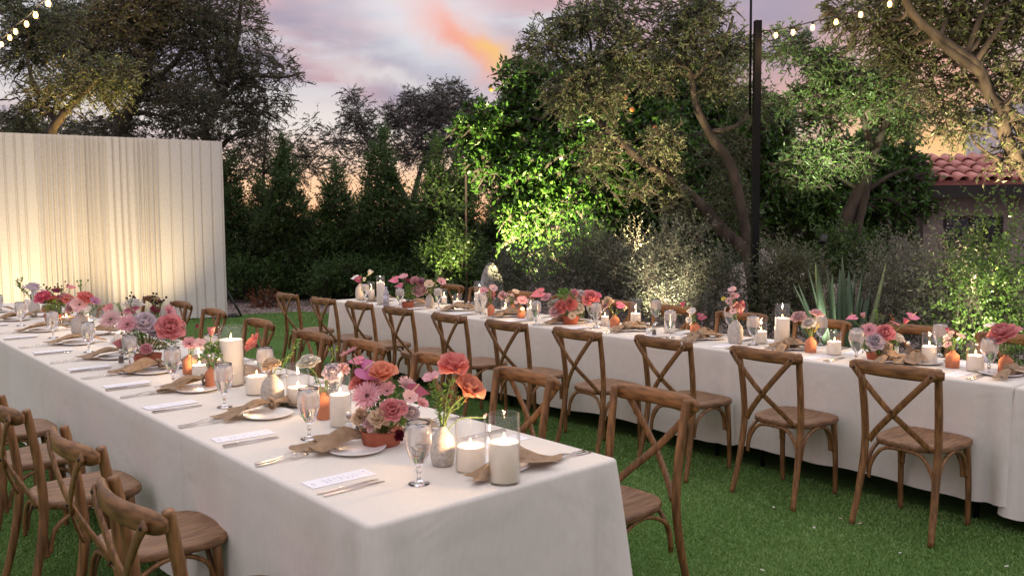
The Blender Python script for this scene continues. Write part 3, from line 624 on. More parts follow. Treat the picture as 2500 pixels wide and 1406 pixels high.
# ------------------------------------------------------------------ candles in glass
def flame_mesh():
    return simple('flame', lathe([(0, 0), (.0032, .004), (.0052, .010), (.0046, .017), (.0025, .026), (0, .034)], 10), M['flame'])
FLM = flame_mesh(); WCK = simple('wick', sweep([(0, 0, 0), (.0005, 0, .010)], circ(6, .0011), up=(0, 1, 0)), M['wick']); CM = {}
def candle(px, py, gtop, wtop, wpx, label, lit=True, ribbed=False, power=2.6):
    p = at(px, py, TZ + .0008); r = wpx / 2 / F * p.y * 1.0; h = max(.09, atY(px, gtop + wpx * .06, p.y).z - TZ); hw = atY(px, wtop + wpx * .06, p.y).z - TZ - .006
    hw = max(.035, min(hw, h - .02))
    n = 40; V = []; Fc = []
    def rad(base, a): return base * (1 + (.02 * math.cos(a * 20) if ribbed else 0))
    prof = [(0, 0), (r * .96, 0), (r, .004), (r, h - .001), (r - .001, h), (r - .002, h - .001), (r - .0022, .007), (0, .006)]
    g = lathe(prof, n if not ribbed else 80)
    if ribbed: g = ([(x * (1 + .025 * math.cos(math.atan2(y, x) * 20)), y * (1 + .025 * math.cos(math.atan2(y, x) * 20)), z) for x, y, z in g[0]], g[1])
    o = ob('candle_glass', simple('candle_glass', g, M['cyl']), None, p); tag(o, 'glass cylinder of the ' + label, 'candle glass', 'glass candle cylinders')
    t = thing('pillar_candle', 'ivory ' + label, 'candle', p + Vector((0, 0, .0075)), 0, 'pillar candles in glass')
    rw = r - .0035 - (.001 if ribbed else 0); ht = hw - .0075
    ob('wax', simple('wax', lathe([(0, 0), (rw, 0), (rw, ht - .002), (rw - .002, ht), (rw * .7, ht - .002), (rw * .3, ht - .005), (0, ht - .006)], 32), M['wax']), t)
    ob('wick', WCK, t, (0, 0, ht - .006))
    if lit:
        fo = ob('flame', FLM, t, (0, 0, ht + .001)); fs = .7 + .35 * ((px * 7) % 10) / 10; fo.scale = (.8, .8, fs); fo.rotation_euler = (R((px * 3) % 13 - 6), R((px * 5) % 17 - 8), 0); lamp('candle_light', 'POINT', p + Vector((0, 0, .0075 + ht + .022)), power, (1, .60, .30), size=.008)
CN_ = [(1232, 1176, 1005, 1068, 79, 'tall candle at the near end of the left table'), (1150, 1148, 1020, 1078, 77, 'short candle beside the near grey vase on the left table'), (832, 1040, 912, 955, 54, 'candle behind the salt shaker on the left table'),
       (729, 990, 884, 938, 57, 'candle between the near grey vases on the left table'), (567, 940, 792, 822, 60, 'tallest candle, in the middle of the left table'),
       (488, 918, 852, 886, 38, 'short candle beside the terracotta bottle with gerberas'), (296, 838, 790, 806, 30, 'candle behind the pink gerberas on the left table'), (217, 812, 752, 780, 24, 'candle right of the far grey vase on the left table'), (163, 792, 745, 770, 22, 'candle in front of the far flower bowl on the left table'),
       (75, 752, 700, 726, 26, 'candle under the far lavender rose, left table'),
       (930, 742, 672, 686, 21, 'taller candle of the pair at the far end, right table'), (907, 735, 686, 705, 17, 'lower candle of the pair at the far end, right table'), (1171, 762, 685, 711, 27, 'tall candle among pink sprigs on the right table'), (1117, 750, 717, 732, 24, 'short candle left of the tall candle among pink sprigs'), (1085, 742, 704, 722, 15, 'slim candle beside the far pale sprigs, right table'),
       (1234, 762, 718, 748, 23, 'candle left of the terracotta gerbera, right table'), (1295, 780, 728, 750, 20, 'candle left of the big coral and green flower bowl'), (1477, 794, 755, 769, 21, 'candle behind the goblet right of the big flower bowl'), (1552, 800, 727, 761, 27, 'tall candle in the middle of the right table'),
       (1635, 812, 757, 775, 29, 'short candle right of the middle salt and pepper, right table'), (1858, 838, 776, 804, 30, 'candle left of the tallest candle, right table'), (1909, 845, 740, 772, 38, 'tallest candle on the right table'), (2036, 866, 806, 829, 35, 'short candle left of the nearest bowl, right table'),
       (2268, 890, 810, 840, 37, 'wide candle right of the nearest bowl, right table')]
for a in CN_: candle(*a)
candle(628, 962, 876, 911, 54, 'ribbed-glass candle beside the peach ranunculus', ribbed=True)
candle(2381, 906, 836, 862, 41, 'ribbed-glass candle near the right edge of the picture', ribbed=True)

# ------------------------------------------------------------------ salt and pepper, bottle
def shaker(px, py, what, label):
    p = at(px, py, TZ + .0008); t = thing('salt_shaker' if what == 'salt' else 'pepper_shaker', label, what + ' shaker', p, 0, 'salt and pepper shakers')
    ob('glass', simple('glass', lathe([(0, 0), (.018, 0), (.019, .004), (.015, .04), (.0125, .062), (.012, .066), (0, .066)], 10), M['cyl']), t)
    ob('filling', simple('filling', lathe([(0, .004), (.0165, .004), (.013, .042), (0, .042)], 10), M[what]), t)
    ob('cap', simple('cap', lathe([(.0128, .063), (.0128, .076), (.010, .085), (0, .088)], 12), M['steel']), t)
for a in [(852, 1058, 'salt', 'salt shaker beside the near flower bowl on the left table'), (877, 1064, 'pepper', 'pepper shaker beside the near flower bowl on the left table'), (275, 838, 'salt', 'salt shaker under the pink gerberas on the left table'), (296, 886, 'pepper', 'small dark pepper shaker by the terracotta flower bowl on the left table'),
          (1582, 815, 'salt', 'salt shaker right of the tall candle in the middle of the right table'), (1597, 818, 'pepper', 'pepper shaker right of the tall candle in the middle of the right table'), (2188, 862, 'salt', 'salt shaker right of the nearest flower bowl on the right table'), (2217, 866, 'pepper', 'pepper shaker in front of a chair rail, right of the nearest flower bowl'),
          (1131, 755, 'salt', 'salt shaker right of the short candle at the far end of the right table'), (1144, 757, 'pepper', 'pepper shaker right of the short candle at the far end of the right table')]: shaker(*a)
t = thing('water_bottle', 'plastic water bottle with a lavender cap at the far end of the right table', 'bottle', at(943, 748, TZ + .0008))
ob('body', simple('body', lathe([(0, 0), (.029, 0), (.031, .006), (.031, .13), (.028, .150), (.016, .172), (.0125, .18), (.0125, .188), (0, .188)], 20), pbr('bottle_plastic', (.62, .62, .68), rough=.15, trans=.3)), t)
ob('cap', simple('cap', lathe([(.0145, .186), (.0145, .203), (.013, .205), (0, .205)], 20), pbr('lavender_cap', (.45, .42, .66), rough=.4)), t)
def label_mat():
    m, nt, N, L, P, O = NM('bottle_label'); tc = N.new('ShaderNodeTexCoord'); mp = N.new('ShaderNodeMapping'); mp.inputs['Scale'].default_value = (70, 70, 160); L.new(tc.outputs['Object'], mp.inputs[0])
    no = N.new('ShaderNodeTexNoise'); no.inputs['Scale'].default_value = 1; L.new(mp.outputs[0], no.inputs[0]); rp = N.new('ShaderNodeValToRGB'); rp.color_ramp.interpolation = 'CONSTANT'; rp.color_ramp.elements[0].color = (.25, .22, .35, 1); rp.color_ramp.elements[1].color = (.7, .7, .74, 1); rp.color_ramp.elements[1].position = .45; L.new(no.outputs[0], rp.inputs[0]); L.new(rp.outputs[0], P.inputs['Base Color']); return m
ob('label', simple('label', lathe([(.0314, .03), (.0316, .03), (.0316, .115), (.0314, .115)], 20), label_mat()), t)

# ------------------------------------------------------------------ flowers
PC = dict(coral=(.84, .31, .27), orange=(.86, .38, .25), rosepink=(.82, .34, .34), pink=(.84, .46, .49), palepink=(.80, .55, .54), peach=(.90, .68, .50), white=(.80, .76, .72), lavwhite=(.70, .62, .66), cream=(.80, .76, .66), magenta=(.50, .10, .22), maroon=(.20, .022, .05), hotpink=(.74, .19, .28), mauve=(.58, .28, .42), yellow=(.70, .62, .12), brown=(.32, .13, .05), dark=(.045, .016, .022), green=(.18, .36, .06))
for k, c in PC.items(): M['p_' + k] = pbr('petal_' + k, tuple(x * .82 for x in c), tuple(min(.86, x * 1.10) for x in c), scale=26, rough=.55, spec=.25, trans=.38, rnd=.08)
M['spath_maroon'] = pbr('spathe_maroon', (.22, .02, .05), (.30, .035, .075), scale=18, rough=.3, spec=.5); M['spath_hotpink'] = pbr('spathe_hotpink', (.62, .10, .19), (.70, .17, .25), scale=18, rough=.3); M['spath_coral'] = pbr('spathe_coral', (.66, .10, .12), (.74, .17, .17), scale=18, rough=.3); M['spath_mauve'] = pbr('spathe_mauve', (.42, .08, .22), (.55, .15, .30), scale=18, rough=.3)
M['spath_white'] = pbr('spathe_white', (.7, .62, .6), (.78, .72, .7), scale=18, rough=.35)
M['disc'] = pbr('flower_disc', (.05, .02, .02), (.13, .05, .04), scale=300, rough=.9); M['discg'] = pbr('green_disc', (.05, .07, .02), (.14, .13, .05), scale=300, rough=.9)
def petal(L, W, curl=.0, cup=.3, ruffle=0, rr=random, n=5, m=5, tip=.35):
    V = []
    for i in range(n + 1):
        u = i / n; w = W * math.sin(math.pi * min(1, (.10 + .90 * u) ** .8 * (1 - tip * .5 * u * u) + 0)) ** .6 if u < 1 else W * tip
        w = W * ((.25 + .75 * min(1, u * 1.9)) * (1 - (1 - tip) * max(0, (u - .6) / .4) ** 2))
        for j in range(m + 1):
            v = -1 + 2 * j / m
            x = L * (u - .08 * v * v * u); y = w * v; z = cup * W * v * v + curl * L * u * u
            if ruffle: z += ruffle * L * u * math.sin(v * 5 + rr.uniform(-1, 1)) ; x += ruffle * L * .5 * rr.uniform(-1, 1) * (u > .9)
            V.append((x, y, z))
    return V, [(i * (m + 1) + j, (i + 1) * (m + 1) + j, (i + 1) * (m + 1) + j + 1, i * (m + 1) + j + 1) for i in range(n) for j in range(m)]
def put(mb, g, az, tilt, rad=0, z=0, mi=0, roll=0):
    mb.add(g[0], g[1], mi, Matrix.Translation((rad * math.cos(az), rad * math.sin(az), z)) @ Matrix.Rotation(az, 4, 'Z') @ Matrix.Rotation(-tilt, 4, 'Y') @ Matrix.Rotation(roll, 4, 'X'))
def head(kind, seed):                                     # unit flower heads, radius about 1, facing +z
    rr = random.Random(seed); mb = MB(); U = rr.uniform
    if kind in ('rose', 'ranunculus'):
        rings = [(3, .34, .52, 88, .05), (4, .40, .62, 82, .10), (5, .52, .74, 74, .16), (6, .62, .84, 62, .24), (6, .66, .92, 46, .32), (7, .64, .98, 28, .40)] if kind == 'rose' else [(4, .3, .45, 92, .05), (6, .34, .52, 88, .12), (8, .38, .58, 80, .20), (9, .42, .62, 70, .28), (10, .44, .66, 58, .36), (10, .46, .66, 42, .44), (9, .46, .62, 24, .50)]
        for q, (n, W, L, tl, rd) in enumerate(rings):
            o = U(0, 6)
            for i in range(n): put(mb, petal(L * U(.92, 1.08), W * U(.9, 1.1), -.16 if q > 2 else .08, .55 if q < 4 else .3, .02, rr, 5, 5, .62), o + 6.283 * i / n + U(-.1, .1), R(tl + U(-6, 6)), rd, -.06 * q - (.1 if q > 3 else 0))
        mb.add(*lathe([(0, -.55), (.18, -.5), (.36, -.3), (.42, -.1), (0, .1)], 12), 0)
    elif kind == 'poppy':                                 # open cup of big soft petals
        for n, W, L, tl, rd in ((4, .62, 1.1, 74, .08), (5, .74, 1.25, 56, .14), (5, .8, 1.25, 36, .16)):
            o = U(0, 6)
            for i in range(n): put(mb, petal(L * U(.9, 1.1), W, -.12, .5, .055, rr, 7, 7, .75), o + 6.283 * i / n, R(tl + U(-8, 8)), rd, -.05)
        mb.add(*lathe([(0, -.3), (.2, -.2), (.25, 0), (0, .1)], 10), 1)
    elif kind == 'gerbera':
        for n, L, tl, z in ((30, 1.0, 12, 0), (28, .92, 20, .03), (22, .55, 38, .07), (18, .36, 55, .09)):
            for i in range(n): put(mb, petal(L * U(.88, 1.05) - .12, .075 if L > .6 else .05, .06 * U(-1, 1.5), .3, 0, rr, 4, 2, .5), 6.283 * (i + U(-.3, .3)) / n, R(tl + U(-7, 7)), .14, z)
        mb.add(*lathe([(0, .10), (.12, .09), (.22, .05), (.26, 0), (0, -.12)], 16), 1)
    elif kind == 'carnation':
        for i in range(46):
            k = i / 45; tl = 85 - 78 * k; put(mb, petal(U(.75, 1.0), .30, -.05, .1, .11, rr, 5, 6, .95), U(0, 6.28), R(tl + U(-8, 8)), .05 + .1 * k, -.25 * k, 0, U(-.5, .5))
        mb.add(*lathe([(0, -.9), (.16, -.85), (.22, -.4), (.3, -.1), (0, .1)], 10), 2)
    elif kind in ('cosmos', 'anemone'):
        n = 7 if kind == 'cosmos' else 9
        for i in range(n): put(mb, petal(U(.9, 1.02), .36, -.04, .22, .05, rr, 5, 5, .8), 6.283 * i / n + U(-.1, .1), R(U(22, 36) if kind == 'cosmos' else U(8, 24)), .06, .02 * (i % 2))
        mb.add(*lathe([(0, .12), (.1, .10), (.15, .02), (0, -.1)], 12), 1)
    elif kind == 'tulip':
        for n, rd, tl in ((3, .10, 84), (3, .16, 78), (3, .2, 70)):
            o = U(0, 6)
            for i in range(n): put(mb, petal(1.5, .48, -.06, .65, .01, rr, 6, 5, .35), o + 6.283 * i / n, R(tl + U(-4, 4)), rd, -.4)
        mb.add(*lathe([(0, -.55), (.2, -.45), (.3, -.25), (0, -.1)], 10), 2)
    elif kind == 'anthurium':
        pts = []
        for i in range(28):
            a = 2 * math.pi * i / 28; x = .80 * (math.sin(a) ** 3); y = (13 * math.cos(a) - 5 * math.cos(2 * a) - 2 * math.cos(3 * a) - math.cos(4 * a)) / 16
            pts.append((-y * 1.05 + .1, x))
        V = [(0, 0, .02)]; Fc = []; K = 5
        for k in range(1, K + 1):
            for x, y in pts: f = k / K; V.append((x * f, y * f, .22 * (x * f) ** 2 * (1 if x < 0 else -.6) + .10 * abs(y * f) - .03 * f + .025 * math.sin(math.atan2(y, x) * 6) * f))
        n = 28; Fc += [(0, 1 + i, 1 + (i + 1) % n) for i in range(n)]
        for k in range(K - 1): Fc += [(1 + k * n + i, 1 + (k + 1) * n + i, 1 + (k + 1) * n + (i + 1) % n, 1 + k * n + (i + 1) % n) for i in range(n)]
        mb.add(V, Fc); p = spline([(-.22, 0, .02), (-.05, 0, .30), (.12, 0, .55), (.26, 0, .82)], 4); mb.add(*sweep(p, circ(8, .065), up=(0, 1, 0), scales=[1.1 - .45 * i / 12 for i in range(13)]), 1)
    elif kind == 'orchid':                                # cluster of small open blossoms up a spray
        for q in range(6):
            c = Vector((U(-.55, .55), U(-.55, .55), -1.1 + q * .38)); az = U(0, 6); mt = Matrix.Translation(c) @ Matrix.Rotation(U(.4, 1.3), 4, (math.cos(az), math.sin(az), 0))
            for i in range(5): g = petal(.42, .2, -.03, .2, .03, rr, 3, 3, .8); mb.add(g[0], g[1], 0, mt @ Matrix.Rotation(6.283 * i / 5, 4, 'Z') @ Matrix.Rotation(-.25, 4, 'Y'))
            mb.add(*lathe([(0, .1), (.06, .06), (.07, 0), (0, -.05)], 8), 1, mt)
            mb.add(*sweep([(0, 0, -1.5), tuple(c)], circ(5, .022), up=(0, 1, .1)), 2)
    elif kind == 'berries':                               # dark seed heads on thin stalks
        for q in range(7):
            e = Vector((U(-.8, .8), U(-.8, .8), U(.1, 1.1))); mb.add(*sweep(spline([(0, 0, -.7), (e.x * .4, e.y * .4, .0), tuple(e)], 4), circ(5, .022), up=(0, 1, .1)), 2)
            mb.add(*lathe([(0, -.12), (.09, -.08), (.13, 0), (.10, .09), (0, .14)], 8), 0, Matrix.Translation(e))
    elif kind == 'greens':                                # bushy clump of small leaves
        for q in range(80):
            a, b = U(0, 6.28), U(-.5, 1.5); d = Vector((math.cos(a) * math.cos(b), math.sin(a) * math.cos(b), math.sin(b))); c = d * U(.45, .95)
            g = petal(U(.28, .42), .13, -.05, .25, .03, rr, 3, 2, .3); az = math.atan2(d.y, d.x) + U(-.8, .8); mb.add(g[0], g[1], 0, Matrix.Translation(c) @ Matrix.Rotation(az, 4, 'Z') @ Matrix.Rotation(-b + U(-.5, .9), 4, 'Y') @ Matrix.Rotation(U(-.8, .8), 4, 'X'))
        for q in range(7): a = U(0, 6.28); mb.add(*sweep([(0, 0, -1.1), (.6 * math.cos(a), .6 * math.sin(a), U(0, .6))], circ(5, .03), up=(0, 1, .1)), 2)
    elif kind == 'sprig':                                 # leafy stalk
        p = spline([(0, 0, -1.2), (U(-.1, .1), U(-.1, .1), -.3), (U(-.25, .25), U(-.25, .25), .6), (U(-.4, .4), U(-.3, .3), 1.2)], 5); mb.add(*sweep(p, circ(5, .03), up=(0, 1, .1)), 2)
        for i in range(3, len(p)):
            for sd in (0, 1):
                g = petal(U(.35, .55), .11, -.08, .2, 0, rr, 3, 2, .25); az = i * 1.3 + sd * 3.14 + U(-.4, .4); mb.add(g[0], g[1], 0, Matrix.Translation(p[i]) @ Matrix.Rotation(az, 4, 'Z') @ Matrix.Rotation(-U(.2, 1.0), 4, 'Y'))
    elif kind == 'bud': mb.add(*lathe([(0, -.8), (.35, -.6), (.6, 0), (.45, .7), (.12, 1.1), (0, 1.15)], 10), 0)
    return mb.mesh(kind, [M['p_pink'], M['disc'], M['stem']])
HC = {}
def headmesh(kind, seed):
    if (kind, seed) not in HC: HC[(kind, seed)] = head(kind, seed)
    return HC[(kind, seed)]
NAMES = dict(rose='rose', ranunculus='ranunculus', poppy='poppy', gerbera='gerbera', carnation='carnation', cosmos='cosmos', anemone='anemone', tulip='tulip', anthurium='anthurium', orchid='blossom_spray', berries='seed_heads', greens='green_leaves', sprig='leafy_sprig', bud='bud')
CNAME = dict(coral='coral', orange='orange coral', rosepink='rose pink', pink='pink', palepink='pale pink', peach='peach', white='white', lavwhite='lavender white', cream='cream', magenta='magenta', maroon='maroon', hotpink='hot pink', mauve='mauve', yellow='yellow', brown='rusty brown', dark='dark burgundy', green='green')
def arrange(mouth, label, fl):
    t = thing('flower_arrangement', label, 'flowers', mouth, 0, 'flower arrangements on the tables'); rr = random.Random(label); Y0 = mouth.y
    for it in fl:
        kind, col, px, py, r = it[:5]; dY = it[5] if len(it) > 5 else rr.uniform(-.03, .03); face = it[6] if len(it) > 6 else .55
        r *= 1.10 if kind not in ('berries', 'sprig', 'greens') else 1.0
        p = atY(px, py, Y0 + dY); out = (p - mouth); out.z *= .3
        if out.length > 1e-5: out.normalize()
        cam_dir = (Vector((0, 0, CAMH)) - p).normalized(); d = (cam_dir * face + out * .35 + Vector((0, 0, .55)) + Vector((rr.uniform(-.2, .2), rr.uniform(-.2, .2), 0))).normalized()
        if kind in ('berries', 'sprig', 'orchid', 'greens', 'tulip', 'bud'): d = (out * .6 + Vector((0, 0, 1)) + Vector((rr.uniform(-.15, .15), 0, 0))).normalized()
        if len(it) > 7: d = Vector(it[7]).normalized()
        q = d.to_track_quat('Z', 'Y') @ Quaternion((0, 0, 1), rr.uniform(0, 6.28))
        if kind == 'anthurium':
            ax = Vector((1 if px > 0 and p.x >= mouth.x else -1, 0, .15)) if len(it) < 9 else Vector(it[8]); q = (Matrix((ax.normalized(), d.cross(ax).normalized(), d)).transposed()).to_quaternion()
        o = ob(NAMES[kind], headmesh(kind, rr.randrange(3)), t, p - mouth); o.rotation_mode = 'QUATERNION'; o.rotation_quaternion = q; o.scale = (r, r, r); o['label'] = CNAME[col] + ' ' + NAMES[kind].replace('_', ' ')
        mat = M['lgreen2'] if kind in ('greens', 'sprig') and col == 'green' else M.get('spath_' + col, M['p_' + col]) if kind == 'anthurium' else M['p_' + col]
        s = o.material_slots; s[0].link = 'OBJECT'; s[0].material = mat
        if kind == 'anthurium': s[1].link = 'OBJECT'; s[1].material = M['p_peach']
        if kind == 'anemone' or (kind == 'gerbera' and col == 'palepink'): s[1].link = 'OBJECT'; s[1].material = M['discg']
        # stem from the mouth of the vessel to the back of the head
        e = (p - mouth) - d * r * .45
        if e.length > .02 and kind not in ('greens',):
            mid = e * .5 + Vector((0, 0, .012)) ; mid.x *= .8; mid.y *= .8
            pts = spline([(rr.uniform(-.006, .006), rr.uniform(-.006, .006), -.03), tuple(mid), tuple(e)], 6)
            Vv, Ff = sweep(pts, circ(6, .0019 + r * .012), up=(0, 1, .13)); st = ob('stem', mesh_from('stem', Vv, Ff, M['stemred'] if col in ('maroon', 'dark') else M['stem']), o)
            st.matrix_parent_inverse = (Matrix.Translation(p - mouth) @ q.to_matrix().to_4x4() @ Matrix.Scale(r, 4)).inverted()
    return t
M['lgreen2'] = pbr('green_filler_leaf', (.085, .19, .028), (.20, .36, .06), scale=30, rough=.45, trans=.25)
def vase(px, py, kind, wpx, top, label):
    p = at(px, py, TZ + .0008); r = wpx / 2 / F * p.y; h = atY(px, top, p.y).z - TZ
    if kind == 'stone': prof = [(0, 0), (r * .72, 0), (r * .88, h * .05), (r, h * .28), (r, h * .5), (r * .86, h * .72), (r * .5, h * .88), (r * .30, h * .95), (r * .30, h), (r * .24, h), (r * .22, h * .9), (0, h * .85)]; m = M['stone']; cat = 'bud vase'; nm = 'stoneware_vase'
    elif kind == 'terra': prof = [(0, 0), (r * .92, 0), (r, h * .04), (r, h * .62), (r * .93, h * .72), (r * .62, h * .84), (r * .36, h * .91), (r * .33, h * .98), (r * .37, h), (r * .28, h), (r * .26, h * .9), (0, h * .85)]; m = M['terra']; cat = 'bud vase'; nm = 'terracotta_vase'
    else: prof = [(0, 0), (r * .82, 0), (r * .86, h * .06), (r * .98, h * .9), (r, h), (r * .93, h), (r * .88, h * .8), (0, h * .78)]; m = M['terrad']; cat = 'flower bowl'; nm = 'terracotta_bowl'
    tag(ob(nm, simple(nm, lathe(prof, 32), m), None, p), label, cat, 'small vases and bowls on the tables'); return p + Vector((0, 0, h * (.95 if kind != 'bowl' else .8)))
G = 'greens'
v = vase(1081, 1134, 'stone', 62, 1040, 'squat grey stoneware vase holding the coral poppies at the near end')
arrange(v, 'coral and orange poppies with a pink cosmos in the near grey vase', [('poppy', 'coral', 1108, 902, .043, -.02, .35), ('poppy', 'orange', 1142, 955, .040, -.05, .5), ('cosmos', 'pink', 1056, 927, .034, .03, .3), ('bud', 'palepink', 1184, 1016, .010), ('sprig', 'green', 1065, 985, .055), ('sprig', 'green', 1092, 980, .06), ('berries', 'brown', 1124, 985, .032), ('sprig', 'green', 1100, 1000, .05), ('sprig', 'green', 1074, 1000, .05)])
v = vase(932, 1083, 'bowl', 106, 1048, 'low brick red terracotta bowl of gerberas near the end of the left table')
arrange(v, 'pink gerberas, peach carnations and magenta anthuriums in the near terracotta bowl', [('gerbera', 'pink', 897, 967, .056, -.06, .9), ('gerbera', 'palepink', 993, 942, .042, .03, .4), ('anthurium', 'maroon', 1014, 955, .045, -.02, .5), ('carnation', 'peach', 926, 1022, .040, -.10, .8), ('carnation', 'peach', 880, 1018, .034, -.05, .5), ('ranunculus', 'pink', 977, 992, .030, -.08), ('cosmos', 'palepink', 1000, 972, .03, -.06), (G, 'green', 935, 990, .05, 0), (G, 'green', 962, 1025, .045, -.05), (G, 'green', 905, 1005, .04, 0), (G, 'green', 985, 1020, .035, 0), ('rose', 'rosepink', 955, 1000, .034, -.10, .7), ('carnation', 'palepink', 905, 1035, .03, -.08, .7), ('cosmos', 'pink', 945, 955, .034, -.02, .6), ('carnation', 'pink', 918, 945, .032, 0, .5), ('ranunculus', 'lavwhite', 1005, 1005, .030, -.05, .6), ('rose', 'coral', 880, 930, .036, .02, .5), ('gerbera', 'pink', 1030, 985, .03, .03, .5), ('berries', 'dark', 965, 935, .04, .03),
    ('anthurium', 'mauve', 900, 905, .062, 0, .3, (.1, -.5, .75), (1, -.1, -.45)), ('poppy', 'orange', 934, 918, .040, -.02, .5), ('gerbera', 'pink', 852, 862, .034, 0, .2), ('anthurium', 'hotpink', 872, 880, .034, .02, .3), ('sprig', 'green', 950, 1000, .05), ('carnation', 'maroon', 975, 1062, .022, -.04)])
v = vase(791, 1022, 'terra', 36, 958, 'slim terracotta bottle behind the salt shaker on the left table')
arrange(v, 'white roses and green buds in the slim terracotta bottle', [('rose', 'cream', 752, 884, .040, -.02, .1), ('ranunculus', 'lavwhite', 812, 908, .038, -.03, .6), ('carnation', 'palepink', 838, 902, .030), ('berries', 'green', 815, 862, .035), ('sprig', 'green', 768, 920, .04)])
v = vase(666, 988, 'stone', 57, 912, 'grey stoneware vase holding the peach ranunculus on the left table')
arrange(v, 'peach ranunculus with a thin green sprig in a grey vase', [('ranunculus', 'peach', 660, 886, .042, 0, .3), ('sprig', 'green', 712, 858, .05), ('sprig', 'green', 690, 895, .03)])
v = vase(646, 922, 'terra', 32, 878, 'small terracotta bottle half hidden behind the ribbed candle on the left table')
arrange(v, 'single coral poppy leaning left from behind the ribbed candle', [('poppy', 'coral', 625, 843, .045, 0, .2, (-.7, -.3, .5))])
v = vase(519, 944, 'terra', 34, 894, 'terracotta bottle of bright green leaves beside the tallest candle on the left table')
arrange(v, 'bright green leaves with a pink tulip beside the tallest candle', [(G, 'green', 518, 872, .060), (G, 'green', 528, 852, .035), ('tulip', 'rosepink', 515, 815, .030), ('carnation', 'peach', 538, 850, .022), (G, 'green', 510, 850, .03)])
v = vase(464, 912, 'terra', 34, 866, 'terracotta bottle with a pink gerbera and a pale anemone on the left table')
arrange(v, 'pink gerbera and pale anemone in a terracotta bottle', [('gerbera', 'pink', 463, 840, .044, -.03, .7), ('anemone', 'palepink', 488, 842, .036, -.02, .8), ('berries', 'dark', 452, 800, .035), ('bud', 'maroon', 481, 797, .014), ('sprig', 'green', 470, 860, .03)])
v = vase(361, 890, 'bowl', 68, 864, 'low terracotta bowl under the large rose bouquet on the left table')
arrange(v, 'large bouquet of pink gerberas, coral and white roses in a terracotta bowl', [('gerbera', 'palepink', 270, 781, .062, -.10, .9), ('gerbera', 'pink', 312, 793, .062, -.12, .6), ('rose', 'lavwhite', 353, 786, .056, -.08, .55), ('rose', 'rosepink', 415, 798, .066, -.08, .8), ('rose', 'lavwhite', 386, 812, .050, -.04, .2), ('gerbera', 'pink', 413, 762, .050, .05, .1, (.75, -.2, .35)), ('anthurium', 'maroon', 318, 760, .070, .05, .25, (0, -.35, .9), (-1, 0, .05)), ('rose', 'white', 326, 742, .050, .15, .1), ('berries', 'dark', 384, 748, .06), ('berries', 'dark', 375, 738, .055), ('cosmos', 'maroon', 378, 760, .034), ('cosmos', 'rosepink', 268, 755, .035), ('tulip', 'rosepink', 293, 845, .034, -.1, .3), ('ranunculus', 'pink', 357, 850, .032, -.14), (G, 'green', 350, 832, .06, -.04), (G, 'green', 375, 780, .05, 0), (G, 'green', 330, 820, .05, 0), (G, 'green', 395, 838, .045, 0), ('berries', 'dark', 315, 738, .05), ('sprig', 'green', 300, 770, .06), ('carnation', 'palepink', 435, 810, .035, .05), (G, 'green', 425, 830, .035, .05), ('berries', 'brown', 300, 815, .04)])
v = vase(197, 820, 'stone', 42, 764, 'wide grey stoneware vase on the far half of the left table')
arrange(v, 'pale pink anemone, coral rose and lavender cosmos in the far grey vase', [('anemone', 'palepink', 194, 744, .062, -.04, .9), ('anthurium', 'maroon', 180, 737, .06, 0, .4), ('rose', 'coral', 212, 727, .056, 0, .2), ('cosmos', 'mauve', 231, 738, .042, -.03, .3), ('berries', 'green', 197, 700, .06), ('sprig', 'brown', 240, 765, .06), ('sprig', 'green', 225, 760, .06), ('carnation', 'palepink', 172, 755, .04)])
v = vase(140, 784, 'bowl', 60, 766, 'far terracotta bowl of mixed pink flowers on the left table')
arrange(v, 'crowded pink, maroon and green bouquet toward the far end of the left table', [('rose', 'hotpink', 104, 724, .055, -.05), ('carnation', 'pink', 115, 730, .05), ('cosmos', 'mauve', 112, 738, .045), ('berries', 'dark', 128, 712, .07), ('anthurium', 'maroon', 158, 722, .07, 0, .3), ('carnation', 'rosepink', 166, 730, .05), ('cosmos', 'maroon', 140, 714, .05), ('cosmos', 'rosepink', 172, 705, .045, 0, .1), (G, 'green', 138, 752, .08), (G, 'green', 155, 755, .06), ('ranunculus', 'peach', 112, 752, .045), ('berries', 'dark', 150, 705, .06), (G, 'green', 122, 745, .06), ('carnation', 'pink', 148, 735, .045), ('rose', 'coral', 128, 730, .045)])
v = vase(84, 765, 'stone', 26, 732, 'small grey vase with a lavender rose at the far end of the left table')
arrange(v, 'pale lavender rose with dark sprigs at the far end of the left table', [('rose', 'lavwhite', 81, 702, .068, 0, .1), ('sprig', 'green', 60, 708, .09), ('sprig', 'dark', 52, 705, .07), ('sprig', 'green', 95, 725, .05)])
# right table
v = vase(880, 732, 'stone', 24, 692, 'grey vase with calla lilies at the far left end of the right table')
arrange(v, 'white callas and a maroon anthurium at the far end of the right table', [('tulip', 'cream', 901, 669, .045, 0, .2), ('anthurium', 'maroon', 875, 682, .05, -.03, .8), ('anthurium', 'white', 868, 678, .05, .02, .5), ('tulip', 'cream', 888, 684, .03), ('berries', 'green', 882, 675, .03)])
v = vase(996, 750, 'bowl', 32, 737, 'small terracotta bowl of bright green leaves at the far end of the right table')
arrange(v, 'bright green leaves with hot pink anthurium at the far end, right table', [(G, 'green', 1000, 718, .075), (G, 'green', 1003, 705, .06), ('anthurium', 'hotpink', 964, 683, .06, 0, .4), ('cosmos', 'pink', 986, 680, .055), ('anthurium', 'hotpink', 976, 697, .05), ('cosmos', 'maroon', 1001, 692, .06), ('carnation', 'pink', 1014, 688, .055), ('carnation', 'mauve', 1028, 690, .05), ('rose', 'palepink', 1019, 710, .05)])
v = vase(1049, 750, 'stone', 21, 717, 'round grey vase of pale pink sprigs at the far end of the right table')
